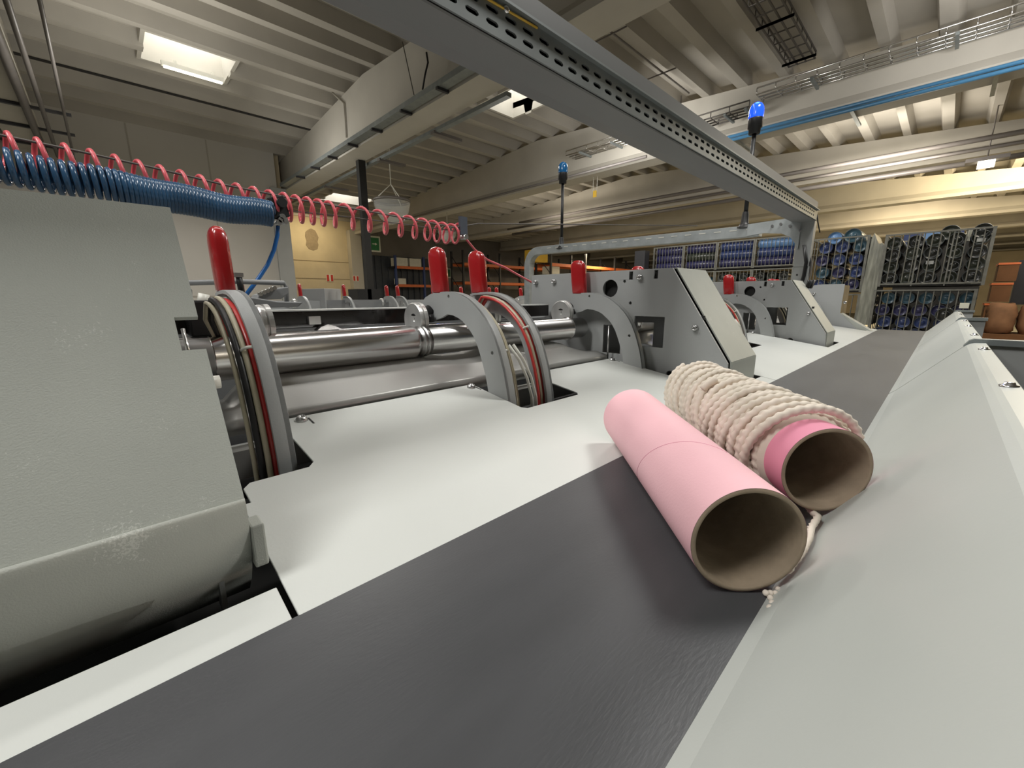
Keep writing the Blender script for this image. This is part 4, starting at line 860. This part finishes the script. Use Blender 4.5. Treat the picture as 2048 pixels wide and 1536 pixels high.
for i in range(4):
    cage(xl[i]+.05,xl[i+1]-.05,YL,YL+4,2.15,4.35,('far upper cage at the left end of the long row','far upper cage left of the middle of the row','far upper cage right of the middle of the row','far upper cage of light blue rolls next to the frame post')[i],10,'far row of wire cages')
    cage(xl[i]+.05,xl[i+1]-.05,YL,YL+4,-.3,2.05,('far lower cage at the left end of the long row','far lower cage with yellow bags','far lower cage left of the dark rolls','far lower cage of dark rolls next to the frame post')[i],10,'far row of wire cages')
    cage(xl[i]+.05,xl[i+1]-.05,YL,YL+4,-5.2,-.4,('far ground cage first in the row','far ground cage second in the row','far ground cage third in the row','far ground cage last in the row')[i],8,'far row of wire cages')
    for r_ in range(3):
        mt = (('cnavy','cnavy','cnavy'),('cnavy','cgreen','cnavy'),('cnavy','cblue','cblue'),('cnavy','cblue','cblue2'))[i][r_]
        roll(xl[i]+.2, YL+.45, 2.62+r_*.66, .36, 2.4, mt, ('long dark roll lying crosswise in the far upper left cage','long dark roll crosswise in the second far upper cage','long blue roll crosswise in the third far upper cage','light blue roll lying crosswise in the far cage next to the post')[i]+(', lowest',', middle',', topmost')[r_], 'crosswise rolls in the far row', 'x')
        if i != 1: 
            for c_ in range(3): roll(xl[i]+.55+c_*.8, YL+.2, .15+r_*.66, .34, 3.4, ('cblack','cgreen')[(c_+r_) % 2], ('dark roll end in the far lower left cage','','dark roll end in the third far lower cage','dark roll end in the far lower cage beside the post')[i], 'dark roll ends in the far row')
sk_ = [('yellow',-16.1,.62),('yellow',-15.35,.60),('cteal',-14.5,.60)]
for mt, x_, r_ in sk_:
    MB().lathe((x_,YL+1.0,-.2),(0,0,1),[(0,.3),(.1,r_*.85),(.6,r_),(1.3,r_*.92),(1.7,r_*.6),(1.85,.05)],16).build('filled_bag',mt,tag=(('yellow plastic bag at the left in the far lower cage' if x_ < -16 else 'yellow plastic bag at the right in the far lower cage') if mt == 'yellow' else 'blue plastic bag beside the yellow bags in the far lower cage','bag'))
MB().box(-20.3,-19.3,35.2,36,-5.2,4.0).build('dark_crate','rackdark',tag=('dark grey square box at the left end of the far cages','crate'))
for i in range(4):
    MB().box(-2.6+i*.95,-1.75+i*.95,39,41,3.3,4.05).build('striped_bale',('cblue','cblue2','cblue','wrap')[i],tag=('wrapped blue and white bale above the right cages, '+('first from left','second from left','third from left','last from left')[i],'bale','bales above the right cages'))
MB().box(-2.7,1.3,38.9,41.2,-5.2,3.28).build('pallet_stack','bed',tag=('dark pallet stack behind the right cages carrying the bales','pallet'))
# right background: orange crates, sacks
for i, (z0, z1) in enumerate(((.85,1.95),(-.40,.75),(-2.4,-.5))):
    a_ = (1.95,1.85,1.75)[i]
    th = thing('orange_crate', ('top','middle','bottom')[i]+' orange crate of the stack right of the cages', 'crate', (a_+.4,40,z0), group='stack of orange crates')
    MB().box(a_,a_+.82,40,42,z0,z1-.12).build('crate_body','brown',th); MB().box(a_-.04,a_+.86,39.95,42.05,z1-.12,z1).build('crate_rim','orange',th)
for i, (x0, x1) in enumerate(((1.75,3.0),(3.05,4.6),(4.7,6.2))):
    b = MB(); vs = []; n = 14
    for j in range(9):
        t = j/8; z_ = -2.2+1.75*t; s_ = 1-.22*(2*t-1)**4
        for k_ in range(n):
            ang = 2*PI*k_/n; vs.append(((x0+x1)/2+(x1-x0)/2*s_*math.copysign(abs(math.cos(ang))**.5,math.cos(ang))+random.uniform(-.04,.04), 38.2+.8*s_*math.copysign(abs(math.sin(ang))**.5,math.sin(ang)), z_+random.uniform(-.05,.05)))
    b.add(vs,[(j*n+k_,j*n+(k_+1)%n,(j+1)*n+(k_+1)%n,(j+1)*n+k_) for j in range(8) for k_ in range(n)],True); b.f.append([8*n+k_ for k_ in range(n)]); b.sm.append(True)
    b.build('paper_sack','bag',tag=(('left','middle','right')[i]+' tan paper sack on the far pallets at the right edge','sack','tan paper sacks'))
MB().box(1.4,7,37,40,-2.6,-2.22).build('pallet','brown',tag=('low wooden pallet under the tan sacks','pallet'))
MB().box(1.4,7,37,40,-5.2,-2.62).build('pallet_stack','bed',tag=('dark stack beneath the wooden pallet at the right','pallet'))
p = aY(2040,560,40)
th = thing('scrap_heap', 'heap of pale and dark machine scrap at the right edge', 'scrap', (4.2,42,-.4))
for i in range(14):
    x_, z_ = 3.6+random.uniform(0,2.2), -.4+random.uniform(0,2.0); MB().obox((x_,42+random.uniform(-.4,.4),z_),(random.uniform(.1,.35),0,random.uniform(-.2,.2)),(0,.15,0),(random.uniform(-.1,.1),0,random.uniform(.05,.2))).build('scrap_piece',('galv','rackdark','white','brown')[i % 4],th)
MB().box(2.9,6,42.5,43,-.6,2.2).build('scrap_backing','rackdark',th)
